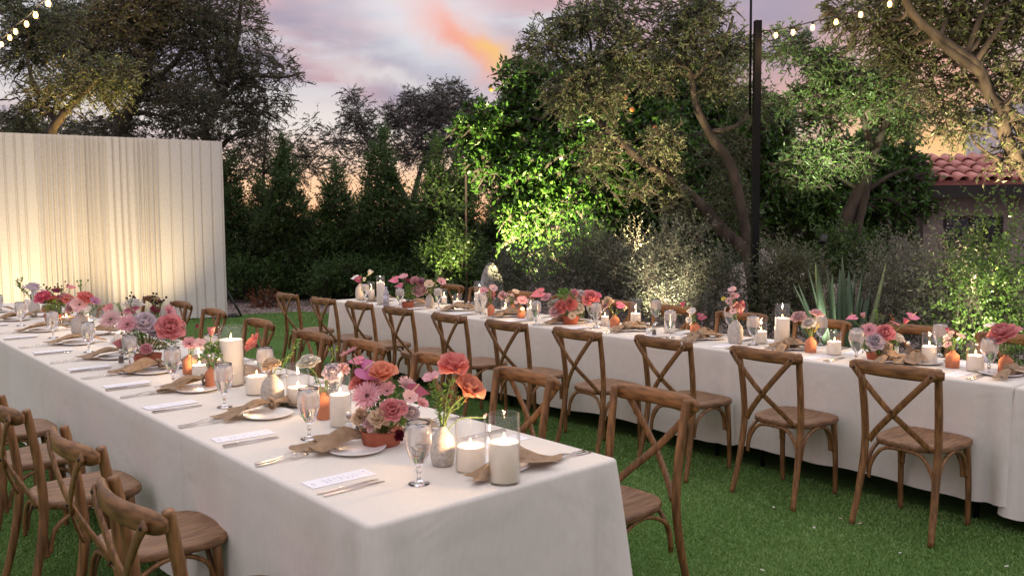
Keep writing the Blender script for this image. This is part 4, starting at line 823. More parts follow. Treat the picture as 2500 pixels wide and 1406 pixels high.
arrange(v, 'loose peach and pink blossoms in the round grey vase, right table', [('cosmos', 'peach', 1048, 697, .055), ('carnation', 'palepink', 1033, 712, .055), ('cosmos', 'pink', 1077, 690, .05), ('orchid', 'peach', 1058, 700, .04), ('berries', 'green', 1035, 684, .05), ('sprig', 'green', 1064, 684, .07), ('berries', 'green', 1068, 675, .03), (G, 'green', 1052, 708, .04)])
v = vase(1199, 772, 'terra', 18, 742, 'small terracotta bottle right of the tall candle among pink sprigs')
arrange(v, 'pink alstroemeria sprigs right of the tall candle on the right table', [('orchid', 'pink', 1190, 716, .045), ('cosmos', 'pink', 1180, 712, .04), ('cosmos', 'palepink', 1204, 706, .04), ('orchid', 'rosepink', 1206, 715, .04), ('sprig', 'green', 1197, 728, .05)])
v = vase(1252, 768, 'terra', 16, 742, 'slim terracotta bottle behind the pink gerbera vase on the right table')
arrange(v, 'pale blush blossoms behind the pink gerbera on the right table', [('carnation', 'palepink', 1228, 722, .045), ('orchid', 'palepink', 1252, 728, .045), ('cosmos', 'white', 1242, 735, .035), ('cosmos', 'peach', 1258, 714, .035), ('sprig', 'green', 1248, 735, .05)])
v = vase(1272, 776, 'terra', 19, 749, 'terracotta bottle holding one pink gerbera on the right table')
arrange(v, 'single pink gerbera over tiny white blossoms on the right table', [('gerbera', 'pink', 1275, 734, .052, 0, .9), ('cosmos', 'cream', 1276, 755, .02, -.04)])
v = vase(1392, 790, 'bowl', 44, 770, 'terracotta bowl of the big coral and green arrangement on the right table')
arrange(v, 'big coral rose, green hydrangea and anthurium arrangement in the middle of the right table', [('anthurium', 'coral', 1316, 716, .072, .05, .35, (-.2, -.5, .8), (-1, 0, -.2)), ('gerbera', 'pink', 1334, 727, .05, 0, .5), (G, 'green', 1384, 724, .068), (G, 'green', 1372, 720, .05), ('carnation', 'pink', 1402, 718, .045), ('rose', 'white', 1420, 722, .048, .03), ('rose', 'rosepink', 1441, 727, .058, 0, .8), ('cosmos', 'hotpink', 1459, 723, .035), ('rose', 'coral', 1369, 749, .048, -.06, .8), ('rose', 'coral', 1392, 742, .045, -.06, .8), ('ranunculus', 'cream', 1412, 750, .048, -.03), ('rose', 'palepink', 1355, 760, .04, -.06), ('gerbera', 'peach', 1397, 771, .036, -.1), (G, 'green', 1380, 770, .05), ('rose', 'white', 1358, 738, .03), (G, 'green', 1415, 765, .045), (G, 'green', 1350, 748, .035), ('ranunculus', 'cream', 1345, 740, .03)])
v = vase(1501, 798, 'terra', 24, 770, 'terracotta bottle with a magenta anthurium left of the middle tall candle')
arrange(v, 'peach carnation and magenta anthurium left of the middle tall candle', [('carnation', 'peach', 1486, 737, .047, 0, .5), ('anthurium', 'hotpink', 1514, 745, .042, 0, .6), ('tulip', 'peach', 1524, 755, .024), ('carnation', 'palepink', 1478, 746, .025)])
v = vase(1697, 815, 'terra', 24, 788, 'terracotta bottle with white orchids in front of a chair on the right table')
arrange(v, 'white orchids with a red anthurium and a magenta tulip on the right table', [('orchid', 'white', 1690, 772, .045), ('cosmos', 'white', 1690, 762, .034), ('tulip', 'hotpink', 1668, 747, .026), ('anthurium', 'maroon', 1712, 773, .042, 0, .6), ('cosmos', 'cream', 1682, 782, .026), ('sprig', 'green', 1696, 785, .035)])
v = vase(1795, 838, 'stone', 38, 780, 'tall grey stoneware vase of orchids near the middle of the right table')
arrange(v, 'pink orchid spray with a red anthurium in the tall grey vase', [('orchid', 'palepink', 1790, 733, .058), ('cosmos', 'palepink', 1789, 710, .032), ('cosmos', 'pink', 1794, 725, .03), ('anthurium', 'maroon', 1806, 748, .052, 0, .9, (.2, -.9, .3), (.1, 0, -1)), ('cosmos', 'yellow', 1767, 731, .018), ('ranunculus', 'brown', 1780, 754, .024), ('berries', 'brown', 1802, 748, .03, -.05), ('sprig', 'green', 1778, 748, .03)])
v = vase(1979, 860, 'terra', 27, 822, 'terracotta bottle of pale pink roses right of the tallest candle on the right table')
arrange(v, 'three pale pink roses with yellowed leaves right of the tallest candle', [('rose', 'palepink', 1950, 773, .036, 0, .4), ('rose', 'palepink', 1994, 765, .036, .02, .4), ('rose', 'white', 1975, 789, .033, -.02, .6), ('sprig', 'brown', 1985, 803, .035), ('sprig', 'green', 1972, 808, .03), ('sprig', 'yellow', 1992, 805, .03)])
v = vase(2145, 880, 'bowl', 60, 861, 'terracotta bowl of the nearest arrangement on the right table')
arrange(v, 'gerbera, roses and two tall pink anthuriums in the nearest bowl of the right table', [('gerbera', 'pink', 2122, 806, .048, -.03, .9), ('rose', 'rosepink', 2160, 812, .044, -.05, .6), ('rose', 'lavwhite', 2137, 833, .040, -.08, .7), ('carnation', 'peach', 2166, 849, .036, -.08, .8), ('rose', 'white', 2191, 824, .034, 0), ('anthurium', 'hotpink', 2082, 775, .036, 0, .3, (-.1, -.35, .9), (-1, 0, -.1)), ('tulip', 'pink', 2109, 773, .022), ('anthurium', 'hotpink', 2228, 773, .042, 0, .5, (.1, -.5, .8), (1, 0, -.1)), ('tulip', 'hotpink', 2209, 788, .024), ('gerbera', 'pink', 2184, 790, .028, .05, .3), ('sprig', 'green', 2142, 785, .05), ('berries', 'dark', 2156, 775, .04), (G, 'green', 2118, 845, .045, 0), (G, 'green', 2145, 852, .04, -.05), (G, 'green', 2180, 845, .035), ('sprig', 'brown', 2170, 790, .04)])
v = vase(2325, 897, 'terra', 32, 855, 'terracotta bottle of pale orchids left of the ribbed candle on the right table')
arrange(v, 'pale peach orchids in a terracotta bottle near the right edge', [('orchid', 'palepink', 2318, 829, .042), ('cosmos', 'peach', 2344, 824, .028), ('cosmos', 'white', 2316, 826, .026), ('tulip', 'hotpink', 2313, 808, .016), ('sprig', 'green', 2308, 845, .035), ('sprig', 'green', 2328, 842, .03)])
v = vase(2455, 914, 'terra', 34, 866, 'terracotta bottle with the large pink rose at the right edge of the picture')
arrange(v, 'large pink rose with a white orchid at the right edge of the picture', [('rose', 'rosepink', 2448, 814, .062, 0, .35), ('cosmos', 'white', 2418, 799, .032, .06, .2), ('berries', 'green', 2473, 838, .035), ('sprig', 'green', 2480, 880, .03, 0, .5, (.8, -.2, -.5)), ('sprig', 'yellow', 2420, 835, .025)])
# one napkin at the near corner hangs toward the empty end of the table

# ------------------------------------------------------------------ foliage
def unit(a): return a / np.maximum(np.linalg.norm(a, axis=-1, keepdims=True), 1e-9)
DENS = 2.2
def foliage(clumps, leaf, width, per_twig, tlen, density, droop=.2, up=.2, shell=.42, spread=.8, seed=0, twig_w=.0022, fold=.0, fill=1.0, weep=0):
    """clumps: (x,y,z,rx,ry,rz[,dens]) -> vertices, quads, per-face random value, material index (0 leaf, 1 twig)"""
    rg = np.random.default_rng(seed); TP = []; TD = []; TL = []; TV = []
    for c in clumps:
        x, y, z, rx, ry, rz = c[:6]; dn = c[6] if len(c) > 6 else 1
        n = max(4, int(DENS * density * dn * (rx * ry + ry * rz + rx * rz) * 4 / 3))
        d = unit(rg.normal(size=(n, 3))); r = rg.random((n, 1)) ** shell
        # knobbly surface: several sub-lobes
        lob = unit(rg.normal(size=(9, 3))); amp = rg.uniform(.55, 1.12, 9); k = np.argmax(d @ lob.T, axis=1); r = r * amp[k][:, None] * fill
        TP.append(d * r * np.array([rx, ry, rz]) + np.array([x, y, z])); dd = d * .8 + rg.normal(size=(n, 3)) * spread * .7; dd[:, 2] += up; TD.append(unit(dd))
        TL.append(rg.uniform(.6, 1.3, n) * tlen); TV.append(np.clip(rg.normal(.0, .10, 9)[k] + rg.normal(0, .08), -.3, .3))
    P, D, Ln, Vv = np.concatenate(TP), np.concatenate(TD), np.concatenate(TL), np.concatenate(TV); n = len(P); K = per_twig
    t = (np.arange(K)[None] + rg.random((n, K))) / K; t = .1 + .9 * t
    pos = P[:, None] + D[:, None] * (Ln[:, None] * t)[..., None]; pos[..., 2] -= droop * Ln[:, None] * t * t
    if weep: pos[..., 2] -= weep * t * Ln[:, None]
    ld = unit(D[:, None] * .38 + rg.normal(size=(n, K, 3)) * .62 + np.array([0, 0, -.25 * droop])); sd = unit(np.cross(ld, rg.normal(size=(n, K, 3)))); nm = np.cross(ld, sd)
    lf = leaf * rg.uniform(.65, 1.25, (n, K, 1)); wd = width * rg.uniform(.75, 1.2, (n, K, 1)) * .5
    V = np.stack([pos, pos + ld * lf * .45 + sd * wd + nm * fold * wd, pos + ld * lf, pos + ld * lf * .45 - sd * wd + nm * fold * wd], axis=2).reshape(-1, 3)
    rnd = np.clip(rg.random((n, K)) * .7 + .15 + Vv[:, None], 0, 1).reshape(-1); nl = n * K; Q = np.arange(nl * 4).reshape(-1, 4)
    e = P + D * Ln[:, None]; e[:, 2] -= (droop + weep) * Ln; sdt = unit(np.cross(D, rg.normal(size=(n, 3)))) * twig_w; b = P - D * Ln[:, None] * .35; mid = P + D * Ln[:, None] * .5; mid[:, 2] -= (droop * .25 + weep * .5) * Ln
    TVt = np.stack([b - sdt, b + sdt, mid + sdt * .6, e, ], axis=1).reshape(-1, 3); TQ = np.arange(n * 4).reshape(-1, 4) + nl * 4
    return np.concatenate([V, TVt]), np.concatenate([Q, TQ]), np.concatenate([rnd, rg.random(n)]), np.concatenate([np.zeros(nl, int), np.ones(n, int)])
def crown(name, parent, mats, *a, **k):
    V, Q, r, mi = foliage(*a, **k); pl = parent.location; V = V - np.array([pl.x, pl.y, pl.z]); return ob(name, mesh_from(name, V, Q, mats, mi, False, r), parent)
def limb(name, parent, pts, r0, r1, m, seg=9, wob=.12):
    rr = random.Random(len(pts) * 7 + int(r0 * 1000)); p = spline([Vector(q) - parent.location for q in pts], 6); n = len(p)
    V, Fc = sweep(p, circ(seg, 1), up=(.13, 1, .2), scales=[(r0 + (r1 - r0) * i / (n - 1)) * (1 + rr.uniform(-wob, wob) * .6) for i in range(n)])
    V = [Vector(v) + Vector((rr.uniform(-1, 1), rr.uniform(-1, 1), 0)) * r1 * .12 for v in V]
    return ob(name, mesh_from(name, V, Fc, m), parent)
def tree(name, label, base, Y, clumps_px, limbs, mats, leaf, width, per, tlen, dens, bark='bark', group='trees round the lawn', cat='tree', auto=True, **kw):
    """clumps_px: (px,py,half width px,half height px,dY[,dens]); limbs: lists of (px,py,dY) with (r0,r1)"""
    t = thing(name, label, cat, base, 0, group); cl = []; rg = random.Random(label)
    for c in clumps_px:
        p = atY(c[0], c[1], Y + c[4]); rx, rz = c[2] / F * p.y, c[3] / F * p.y; cl.append((p.x, p.y, p.z, rx, .5 * (rx + rz) * .95, rz) + tuple(c[5:6]))
    nodes = []
    for i, (pts, r0, r1) in enumerate(limbs):
        w = [atY(a[0], a[1], Y + (a[2] if len(a) > 2 else 0)) for a in pts]
        if i == 0: w[0] = Vector((w[0].x, w[0].y, -.05)) if w[0].z < .6 else w[0]
        limb('trunk' if i == 0 else 'branch', t, w, r0, r1, M[bark], 10 if r0 > .05 else 7); s = spline(w, 5); nodes += [(q, r0 + (r1 - r0) * k / len(s)) for k, q in enumerate(s)][3:]
    if auto and nodes:
        for c in cl:
            e = Vector(c[:3]); nb = min(nodes, key=lambda q: (q[0] - e).length + (3 if q[0].z > e.z + .3 else 0))
            if (nb[0] - e).length > .35:
                m1 = nb[0].lerp(e, .5) + Vector((rg.uniform(-.15, .15), rg.uniform(-.15, .15), rg.uniform(-.1, .2))); limb('branch', t, [nb[0], m1, e + Vector((0, 0, c[5] * .3))], min(nb[1] * .7, .07), .010, M[bark], 6)
    crown('crown', t, mats, cl, leaf, width, per, tlen, dens, seed=len(label) * 13 + len(cl), **kw); return t
OL = [M['lolive'], M['bark']]; OD = [M['lolivd'], M['barkd']]; GY = [M['lgrey'], M['barkd']]
def gp(px, Y): p = atY(px, 600, Y); return Vector((p.x, p.y, 0))
ol = dict(droop=.35, up=.05, spread=.9, shell=.5)
# left: dark olives behind the drape wall, reaching out of the top of the picture
tree('olive_tree', 'tall dark olive tree behind the middle of the drape wall, forked trunk against the sunset', gp(262, 18), 18, [(300, 60, 150, 110, 0), (420, 30, 130, 120, 0), (520, 120, 80, 120, .5), (250, 150, 120, 90, .5), (380, 190, 110, 100, 0), (470, 250, 90, 90, -.4), (330, 300, 70, 60, 0, .8), (150, 70, 130, 100, .6), (440, 310, 55, 40, 0), (240, 310, 60, 40, .5, .8), (350, -60, 200, 80, 0)],
     [([(262, 640), (278, 400), (300, 300), (352, 200), (372, 90), (380, -30)], .20, .05), ([(300, 300), (250, 230), (200, 120)], .09, .03), ([(352, 210), (430, 150), (470, 60)], .08, .03)], OD, .085, .024, 6, .22, 118, 'barkd', **ol)
tree('olive_tree', 'airy dark olive tree right of the drape wall top, drooping over the sky', gp(560, 19), 19, [(600, 60, 75, 90, 0, .75), (640, 150, 70, 70, 0, .7), (590, 190, 90, 80, .4), (560, 270, 100, 70, 0), (640, 270, 65, 60, .3, .8), (700, 175, 36, 38, 0, .7), (520, 60, 60, 100, 0, .7), (610, 330, 60, 50, 0, .9), (690, 235, 30, 36, .2, .6), (560, -30, 90, 70, 0, .8), (520, 340, 50, 40, 0), (740, 195, 12, 10, 0, .9)],
     [([(548, 640), (535, 400), (500, 320), (545, 230), (575, 120), (590, -20)], .14, .03), ([(545, 240), (610, 190), (690, 190), (735, 180)], .05, .012), ([(545, 250), (500, 130), (505, 20)], .06, .02)], OD, .08, .023, 6, .22, 92, 'barkd', **ol)
tree('olive_tree', 'warm lit olive branches above the left end of the drape wall', gp(140, 15.6), 15.6, [(235, 190, 95, 62, 0), (300, 175, 45, 50, -.3), (150, 215, 80, 55, 0), (90, 255, 70, 50, .2, .8), (280, 235, 50, 30, -.2, .8), (60, 130, 80, 80, .3), (120, 60, 90, 80, .2), (30, 300, 60, 40, .3), (20, 30, 80, 70, .2, .8)],
     [([(110, 640), (118, 360), (150, 285), (215, 215), (250, 170)], .12, .03), ([(140, 300), (90, 230), (60, 120)], .06, .02)], OL, .082, .023, 6, .22, 120, 'bark', **ol)
# thin distant olives and the grey olive in the gap
tree('olive_tree', 'thin see-through young olive tree in front of the orange horizon', gp(645, 23), 23, [(600, 375, 60, 50, 0, .9), (660, 360, 60, 60, 0, .7), (720, 360, 55, 55, .5, .7), (760, 400, 60, 45, .5, .9), (690, 420, 70, 40, .3, .9), (620, 420, 60, 40, .2, 1), (850, 400, 50, 45, .5, .8), (760, 300, 30, 34, 0, .5), (700, 410, 70, 40, 0, .5), (640, 310, 40, 40, 0, .4), (780, 360, 40, 50, .4, .5)], [([(642, 690), (643, 460), (645, 380), (655, 290)], .06, .015), ([(645, 420), (700, 370), (755, 310)], .03, .01)], OD, .08, .022, 6, .25, 55, 'barkd', **ol)
tree('olive_tree', 'wide grey green olive tree in the gap under the sunset sky', gp(1010, 26), 26, [(980, 300, 75, 70, 0), (1060, 270, 85, 75, 0), (1130, 260, 50, 60, .5), (870, 290, 48, 55, 0), (900, 350, 60, 45, .4, .8), (1010, 370, 80, 45, 0, .9), (1100, 350, 75, 60, 0), (860, 235, 28, 24, 0, .8), (1010, 240, 40, 30, 0, .8), (820, 340, 45, 40, .5, .6), (1160, 330, 45, 60, 0), (1090, 215, 45, 25, 0, .8), (1150, 440, 60, 50, 0, .7)],
     [([(1010, 690), (1000, 520), (960, 430), (890, 330)], .15, .03), ([(1003, 530), (1020, 440), (1060, 330), (1080, 260)], .10, .03), ([(1010, 520), (1090, 430), (1140, 350)], .08, .025)], GY, .10, .028, 6, .27, 82, 'barkd', **ol)
# clipped columnar hedge row
def hedge(px, top, base, hw, Y, label, dens=1.8, mat=None):
    cl = []; n = 8
    for i in range(n): f = i / (n - 1); y = base + (top - base) * f; w = hw * (1 - .12 * f - .80 * max(0, (f - .45) / .55) ** 1.2); cl.append((px + random.uniform(-.14, .14) * hw, y, w, max(22, (base - top) / n * .85), random.uniform(-.2, .2)))
    return tree('hedge_tree', label, gp(px, Y), Y, cl, [([(px, base + 10), (px + 4, (base + top) / 2), (px, top + 40)], .05, .012)], mat or [M['lconif'], M['barkd']], .062, .030, 10, .24, 165 * dens, 'barkd', group='columnar hedge trees', cat='hedge tree', auto=False, droop=-.1, up=.55, spread=.6, shell=.34)
for a in [(560, 400, 700, 62, 18.4, 'columnar hedge tree nearest the drape wall'), (690, 365, 700, 66, 18.2, 'pointed columnar hedge tree second right of the drape wall'), (630, 450, 700, 60, 19.2, 'low dark hedge tree between the first two pointed columns'), (815, 425, 700, 78, 18.4, 'round-topped hedge tree left of the tall pointed one in the middle'),
          (937, 350, 700, 84, 18.0, 'tallest pointed hedge tree in the middle of the row'), (1062, 372, 700, 58, 17.6, 'pointed hedge tree behind the uplit bush'), (1128, 388, 700, 60, 17.8, 'pointed hedge tree at the right end of the row with a pale stake'), (750, 520, 700, 55, 19, 'short hedge tree in the gap left of the round-topped one'), (875, 520, 700, 50, 18.7, 'short dark hedge tree tucked against the tallest one'), (1010, 480, 700, 50, 18.4, 'short dark hedge tree right of the tallest one'), (1215, 470, 700, 70, 20, 'dark hedge mass left of the big citrus tree')]: hedge(*a)
s = tag(ob('garden_stake', simple('garden_stake', sweep([(0, 0, 0), (.02, 0, 2.6)], circ(7, .022)), pbr('pale_stake', (.30, .20, .12), rough=.8)), None, gp(1137, 17.2)), 'pale wooden stake standing in front of the right end hedge tree', 'stake')
# big citrus tree
CIT = [M['lcitrus'], M['barkd']]
tree('citrus_tree', 'big dense orange tree with glossy leaves, uplit bright lime on its left side', gp(1560, 14.6), 14.6, [(1240, 320, 105, 80, 0), (1190, 300, 62, 45, -.2), (1320, 420, 110, 110, -.5), (1300, 540, 75, 75, -.7), (1330, 230, 95, 70, .2), (1265, 190, 40, 45, 0), (1460, 380, 120, 130, -.6), (1450, 520, 120, 90, -.7), (1600, 350, 130, 130, -.4), (1590, 500, 120, 100, -.5), (1480, 240, 120, 90, 0), (1640, 230, 110, 90, .2), (1750, 330, 110, 120, .2), (1740, 500, 110, 110, 0), (1860, 420, 90, 120, .5), (1870, 290, 70, 60, .5), (1330, 615, 42, 45, -.8), (1500, 610, 120, 50, -.2), (1690, 610, 120, 50, 0), (1145, 315, 30, 25, -.2), (1210, 390, 55, 50, -.2), (1960, 480, 90, 120, .8), (2080, 480, 110, 100, 1.0), (2190, 470, 70, 90, 1.0), (2050, 410, 100, 80, 1.1), (2160, 390, 75, 75, 1.2), (2080, 590, 110, 60, .8)],
     [([(1560, 690), (1560, 560), (1540, 430)], .16, .08), ([(1550, 560), (1420, 480), (1330, 380)], .08, .03), ([(1555, 520), (1700, 420), (1800, 330)], .08, .03)], CIT, .115, .050, 8, .30, 150, 'barkd', droop=.45, up=.0, spread=.75, shell=.30, fold=.5)
def orange(px, py, Y, label):
    tag(ob('orange_fruit', simple('orange_fruit', lathe([(0, -.036), (.018, -.032), (.032, -.016), (.036, 0), (.032, .017), (.018, .032), (.004, .036), (0, .033)], 14), M['orange']), None, atY(px, py, Y)), label, 'orange', 'oranges on the citrus tree')
M['orange'] = pbr('orange_peel', (.62, .17, .03), (.75, .26, .05), scale=30, rough=.5, bump=.3)
for px, py, Y, l in [(1527, 238, 12.8, 'orange hanging high in the dark middle of the citrus tree'), (1543, 268, 12.8, 'pale orange just below the highest one in the citrus tree'), (1600, 312, 12.9, 'orange in the dark right half of the citrus tree'), (1199, 219, 14.1, 'orange near the top left edge of the citrus tree'), ]: orange(px, py, Y, l)
# leaning olive in front of it, trunk from the pole base up to the left
tree('olive_tree', 'leaning olive tree whose trunk crosses the citrus from the black pole up to the left', gp(1835, 10.6), 10.6, [(1330, 110, 75, 60, 0, .7), (1410, 60, 90, 60, 0, .8), (1500, 30, 100, 60, 0, .8), (1440, 180, 90, 70, -.1, .8), (1390, 240, 75, 60, 0, .8), (1540, 110, 80, 60, -.2, .8), (1480, 235, 50, 45, -.2), (1470, 380, 55, 75, 0, .7), (1620, 340, 50, 45, -.2, .8), (1630, 410, 55, 45, 0, .6), (1660, 100, 100, 70, 0, .8), (1700, 30, 110, 60, 0, .8), (1600, 180, 60, 45, -.2, .7), (1780, 120, 90, 70, .2, .8), (1760, 200, 70, 50, .1, .8), (1660, 500, 55, 50, -.1, .55), (1560, 465, 40, 25, -.1, .5), (1780, 380, 65, 80, .4, .55), (1780, 500, 65, 70, .3, .6), (1840, 250, 60, 60, .4, .6)],
     [([(1850, 740), (1832, 640), (1760, 560), (1690, 480), (1570, 395), (1495, 330), (1445, 270), (1437, 170)], .095, .028), ([(1835, 640), (1790, 420), (1740, 340), (1700, 260), (1688, 190), (1660, 90)], .068, .026), ([(1700, 490), (1640, 440), (1615, 360)], .04, .015), ([(1690, 190), (1760, 120), (1790, 40)], .04, .015)], OL, .060, .019, 7, .16, 300, 'bark', group='trees round the lawn', **ol)
# olives on the right, one lit green, one with pale thick branches
tree('olive_tree', 'multi trunk olive tree right of the black pole with green uplit foliage', gp(2110, 10.2), 10.2, [(2060, 200, 95, 60, 0, 1.1), (2130, 230, 95, 60, -.2, 1.1), (2010, 150, 70, 50, 0), (2180, 190, 60, 60, 0), (2190, 290, 60, 50, .1, .9), (2010, 290, 60, 45, .2, .8), (2000, 380, 80, 60, -.1, .8), (2080, 390, 60, 40, -.1, .7), (1945, 400, 45, 50, 0, .7), (1965, 440, 40, 35, -.1, .7), (1960, 240, 70, 60, .2, .7), (1930, 110, 70, 60, .3, .7), (2240, 280, 50, 50, .3, .6)],
     [([(2066, 680), (2090, 560), (2112, 470), (2125, 380), (2108, 290), (2085, 250)], .075, .025), ([(2112, 440), (2150, 330), (2178, 270), (2200, 200)], .06, .02), ([(2030, 690), (2065, 540), (2110, 440)], .11, .06), ([(2105, 470), (2060, 440), (1990, 405)], .035, .012), ([(2110, 470), (2170, 430), (2220, 410)], .03, .012)], [M['lgo'], M['bark']] if 'lgo' in M else OL, .060, .019, 7, .16, 300, 'bark', **ol)
tree('olive_tree', 'golden lit olive tree at the top right with a thick pale branch curving down', gp(2560, 8.2), 8.2, [(2150, 60, 110, 60, .6, .75), (2290, 40, 110, 70, .3, .8), (2420, 70, 100, 80, .2, .8), (2500, 180, 80, 90, 0, .8), (2390, 190, 70, 60, .2, .7), (2220, 130, 90, 50, .5, .7), (2350, 320, 60, 50, .1, .45), (2450, 390, 40, 50, 0, .35), (2310, 250, 55, 50, .3, .5), (2500, 340, 60, 60, 0, .7), (2060, 30, 80, 50, .8, .7), (2450, -30, 150, 60, .2), (2250, -40, 150, 60, .4), (2310, 300, 50, 40, .3, .5), (2350, 100, 60, 60, .3, .9), (2270, 200, 60, 60, .4, .6), (2430, 270, 50, 50, .1, .7), (2190, 110, 70, 60, .5, .8), (2480, 30, 80, 70, .1, .9)],
     [([(2640, 800), (2590, 560), (2490, 310), (2420, 240), (2390, 165), (2330, 118), (2240, 50), (2200, -20)], .070, .030), ([(2440, 255), (2455, 330), (2500, 420), (2560, 500)], .06, .06), ([(2400, 180), (2300, 110), (2230, 30)], .05, .02), ([(2520, 380), (2440, 390), (2380, 350)], .035, .012)], OL, .060, .019, 7, .16, 260, 'bark', **ol)
# far dark background masses so no bare horizon shows between the trunks
for px, Y, l, cs in [(120, 24, 'dark bushy tree behind the left end of the drape wall', [(60, 330, 90, 70, 0), (160, 340, 100, 60, 0), (260, 345, 80, 50, 0)]), (1800, 19, 'dark tree mass far behind the black pole', [(1700, 440, 130, 120, 0), (1850, 490, 130, 100, 0), (1980, 510, 120, 90, 0), (2120, 520, 120, 90, 0)])]:
    tree('background_tree', l, gp(px, Y), Y, cs, [([(px, 640), (px, 420)], .12, .05)], OD, .12, .04, 6, .3, 60, 'barkd', **ol)

# ------------------------------------------------------------------ shrubs, agave, boulders
def shrub(px, top, base, hw, Y, label, mats, leaf=.03, width=.012, per=14, tlen=.28, dens=190, up=.7, name='shrub', extra=(), **k):
    cl = []; rr = random.Random(label)
    for i in range(5):
        for f in (-.55, 0, .55):
            h = 1 - abs(f) * .35 - i * .17; cl.append((px + f * hw + rr.uniform(-.12, .12) * hw, base + (top - base) * max(.10, h) * .82, hw * .44, abs(base - top) * .19, rr.uniform(-.3, .3)))
    cl += list(extra); kk = dict(droop=.0, up=up, spread=.7, shell=.45); kk.update(k)
    return tree(name, label, gp(px, Y), Y, cl, [([(px, base + 60), (px + 3, (base + top) / 2)], .03, .012)], mats, leaf, width, per, tlen, dens, 'barkd', group='shrubs in the border', cat='shrub', auto=False, **kk)
SH = [M['lshrub'], M['barkd']]
shrub(1280, 585, 740, 75, 11.6, 'grey sage shrub left of the uplit citrus base', SH)
shrub(1430, 540, 760, 100, 10.6, 'wide grey sage shrub in front of the citrus tree', SH)
shrub(1540, 570, 780, 60, 10.3, 'dusky sage shrub left of the brightly uplit one', SH)
shrub(1630, 560, 800, 82, 9.3, 'sage shrub with pale tips lit up bright in front of the leaning trunk', SH, extra=[(1640, 575, 22, 40, 0), (1700, 585, 34, 34, 0)])
shrub(1745, 610, 810, 65, 9.0, 'dull sage shrub between the uplit one and the black pole', SH)
shrub(1930, 600, 830, 90, 8.8, 'dark shrub right of the black pole, behind the agave', [M['lolivd'], M['barkd']], leaf=.04, width=.018)
shrub(2180, 590, 860, 90, 8.0, 'wiry grey shrub between the agave and the house window', SH)
shrub(2300, 570, 880, 95, 7.6, 'wiry brown grey shrub under the house window', SH, dens=150)
shrub(2420, 560, 920, 95, 6.9, 'bright green uplit shrub with small round leaves at the right edge', [M['lbright'], M['barkd']], leaf=.034, width=.020, per=12, tlen=.30, dens=170, extra=[(2380, 520, 30, 60, 0, .4), (2470, 560, 50, 60, 0, .5)])
shrub(1100, 560, 690, 48, 16.4, 'young bush uplit yellow green in front of the hedge row', [M['lbright'], M['barkd']], leaf=.07, width=.038, per=9, tlen=.4, dens=70, extra=[(1060, 480, 22, 60, 0, .5), (1110, 500, 25, 50, 0, .6), (1040, 640, 20, 25, 0, .6)])
shrub(650, 715, 760, 36, 16.6, 'low plant with rusty orange flowers on the gravel', [leafmat('rust_flower', [(.06, .05, .02), (.16, .06, .025), (.30, .08, .04)]), M['barkd']], leaf=.05, width=.03, per=8, tlen=.2, dens=120)
shrub(1040, 690, 740, 70, 14.6, 'low dark ground shrub behind the far end of the right table', [M['lconif'], M['barkd']], leaf=.05, width=.025, dens=90)
shrub(2060, 560, 700, 80, 9.6, 'dark leafy shrub at the foot of the multi trunk olive', [M['lconif'], M['barkd']], leaf=.05, width=.026, dens=110)
shrub(870, 640, 720, 120, 17.2, 'low dark hedge foot in front of the tallest hedge tree', [M['lconif'], M['barkd']], leaf=.06, width=.03, dens=80)
shrub(600, 640, 715, 80, 17.6, 'low dark hedge foot beside the drape wall', [M['lconif'], M['barkd']], leaf=.06, width=.03, dens=80)
def agave():
    Y = 7.6; b = gp(2065, Y); t = thing('agave', 'large blue green agave with sword leaves behind the right table', 'agave', b); rr = random.Random(2)
    m1 = pbr('agave_leaf', (.085, .135, .080), (.15, .215, .135), scale=3, stretch=(1, 1, .5), rough=.45, spec=.35); m2 = pbr('agave_leaf_pale', (.17, .22, .10), (.24, .28, .14), scale=4, rough=.5)
    tips = [(1935, 690), (1948, 690), (1973, 655), (1990, 640), (1996, 660), (1994, 640), (2018, 655), (2032, 668), (2056, 620), (2050, 655), (2072, 660), (2088, 665), (2105, 665), (2163, 640), (2130, 690), (1925, 745), (1910, 790), (2150, 745), (2030, 730), (2080, 745), (2010, 720), (2110, 720)]
    for i, (px, py) in enumerate(tips):
        tip = atY(px, py, Y + rr.uniform(-.45, .35)) - b; root = Vector((rr.uniform(-.07, .07), rr.uniform(-.07, .07), .10)); L = (tip - root).length; mid = root.lerp(tip, .5) + Vector(((tip.x) * .12, tip.y * .12, .06 * L)); p = spline([root, root.lerp(mid, .6), mid, mid.lerp(tip, .55), tip], 4); n = len(p); V = []; Fc = []
        vw = Vector((0, -1, .2)); W = rr.uniform(.030, .048)
        for k, q in enumerate(p):
            f = k / (n - 1); w = W * (.75 + 1.0 * f * (1 - f) * 1.6) * (1 - f ** 3) + .001; tn = (p[min(k + 1, n - 1)] - p[max(k - 1, 0)]).normalized(); outw = Vector((tip.x, tip.y, 0)); sd = tn.cross(outw if outw.length > .05 else vw).normalized(); nn = sd.cross(tn).normalized()
            for v, hgt in ((-1, .45), (-.5, .1), (0, 0), (.5, .1), (1, .45)): V.append(q + sd * w * v + nn * hgt * w)
            for v in (.6, 0, -.6): V.append(q + sd * w * v - nn * (.12 + .10 * (1 - abs(v))) * w)
        for k in range(n - 1): Fc += [(8 * k + j, 8 * k + 8 + j, 8 * k + 8 + (j + 1) % 8, 8 * k + (j + 1) % 8) for j in range(8)]
        ob('leaf', mesh_from('leaf', V, Fc, m2 if i in (3, 4, 13) else m1), t)
agave()
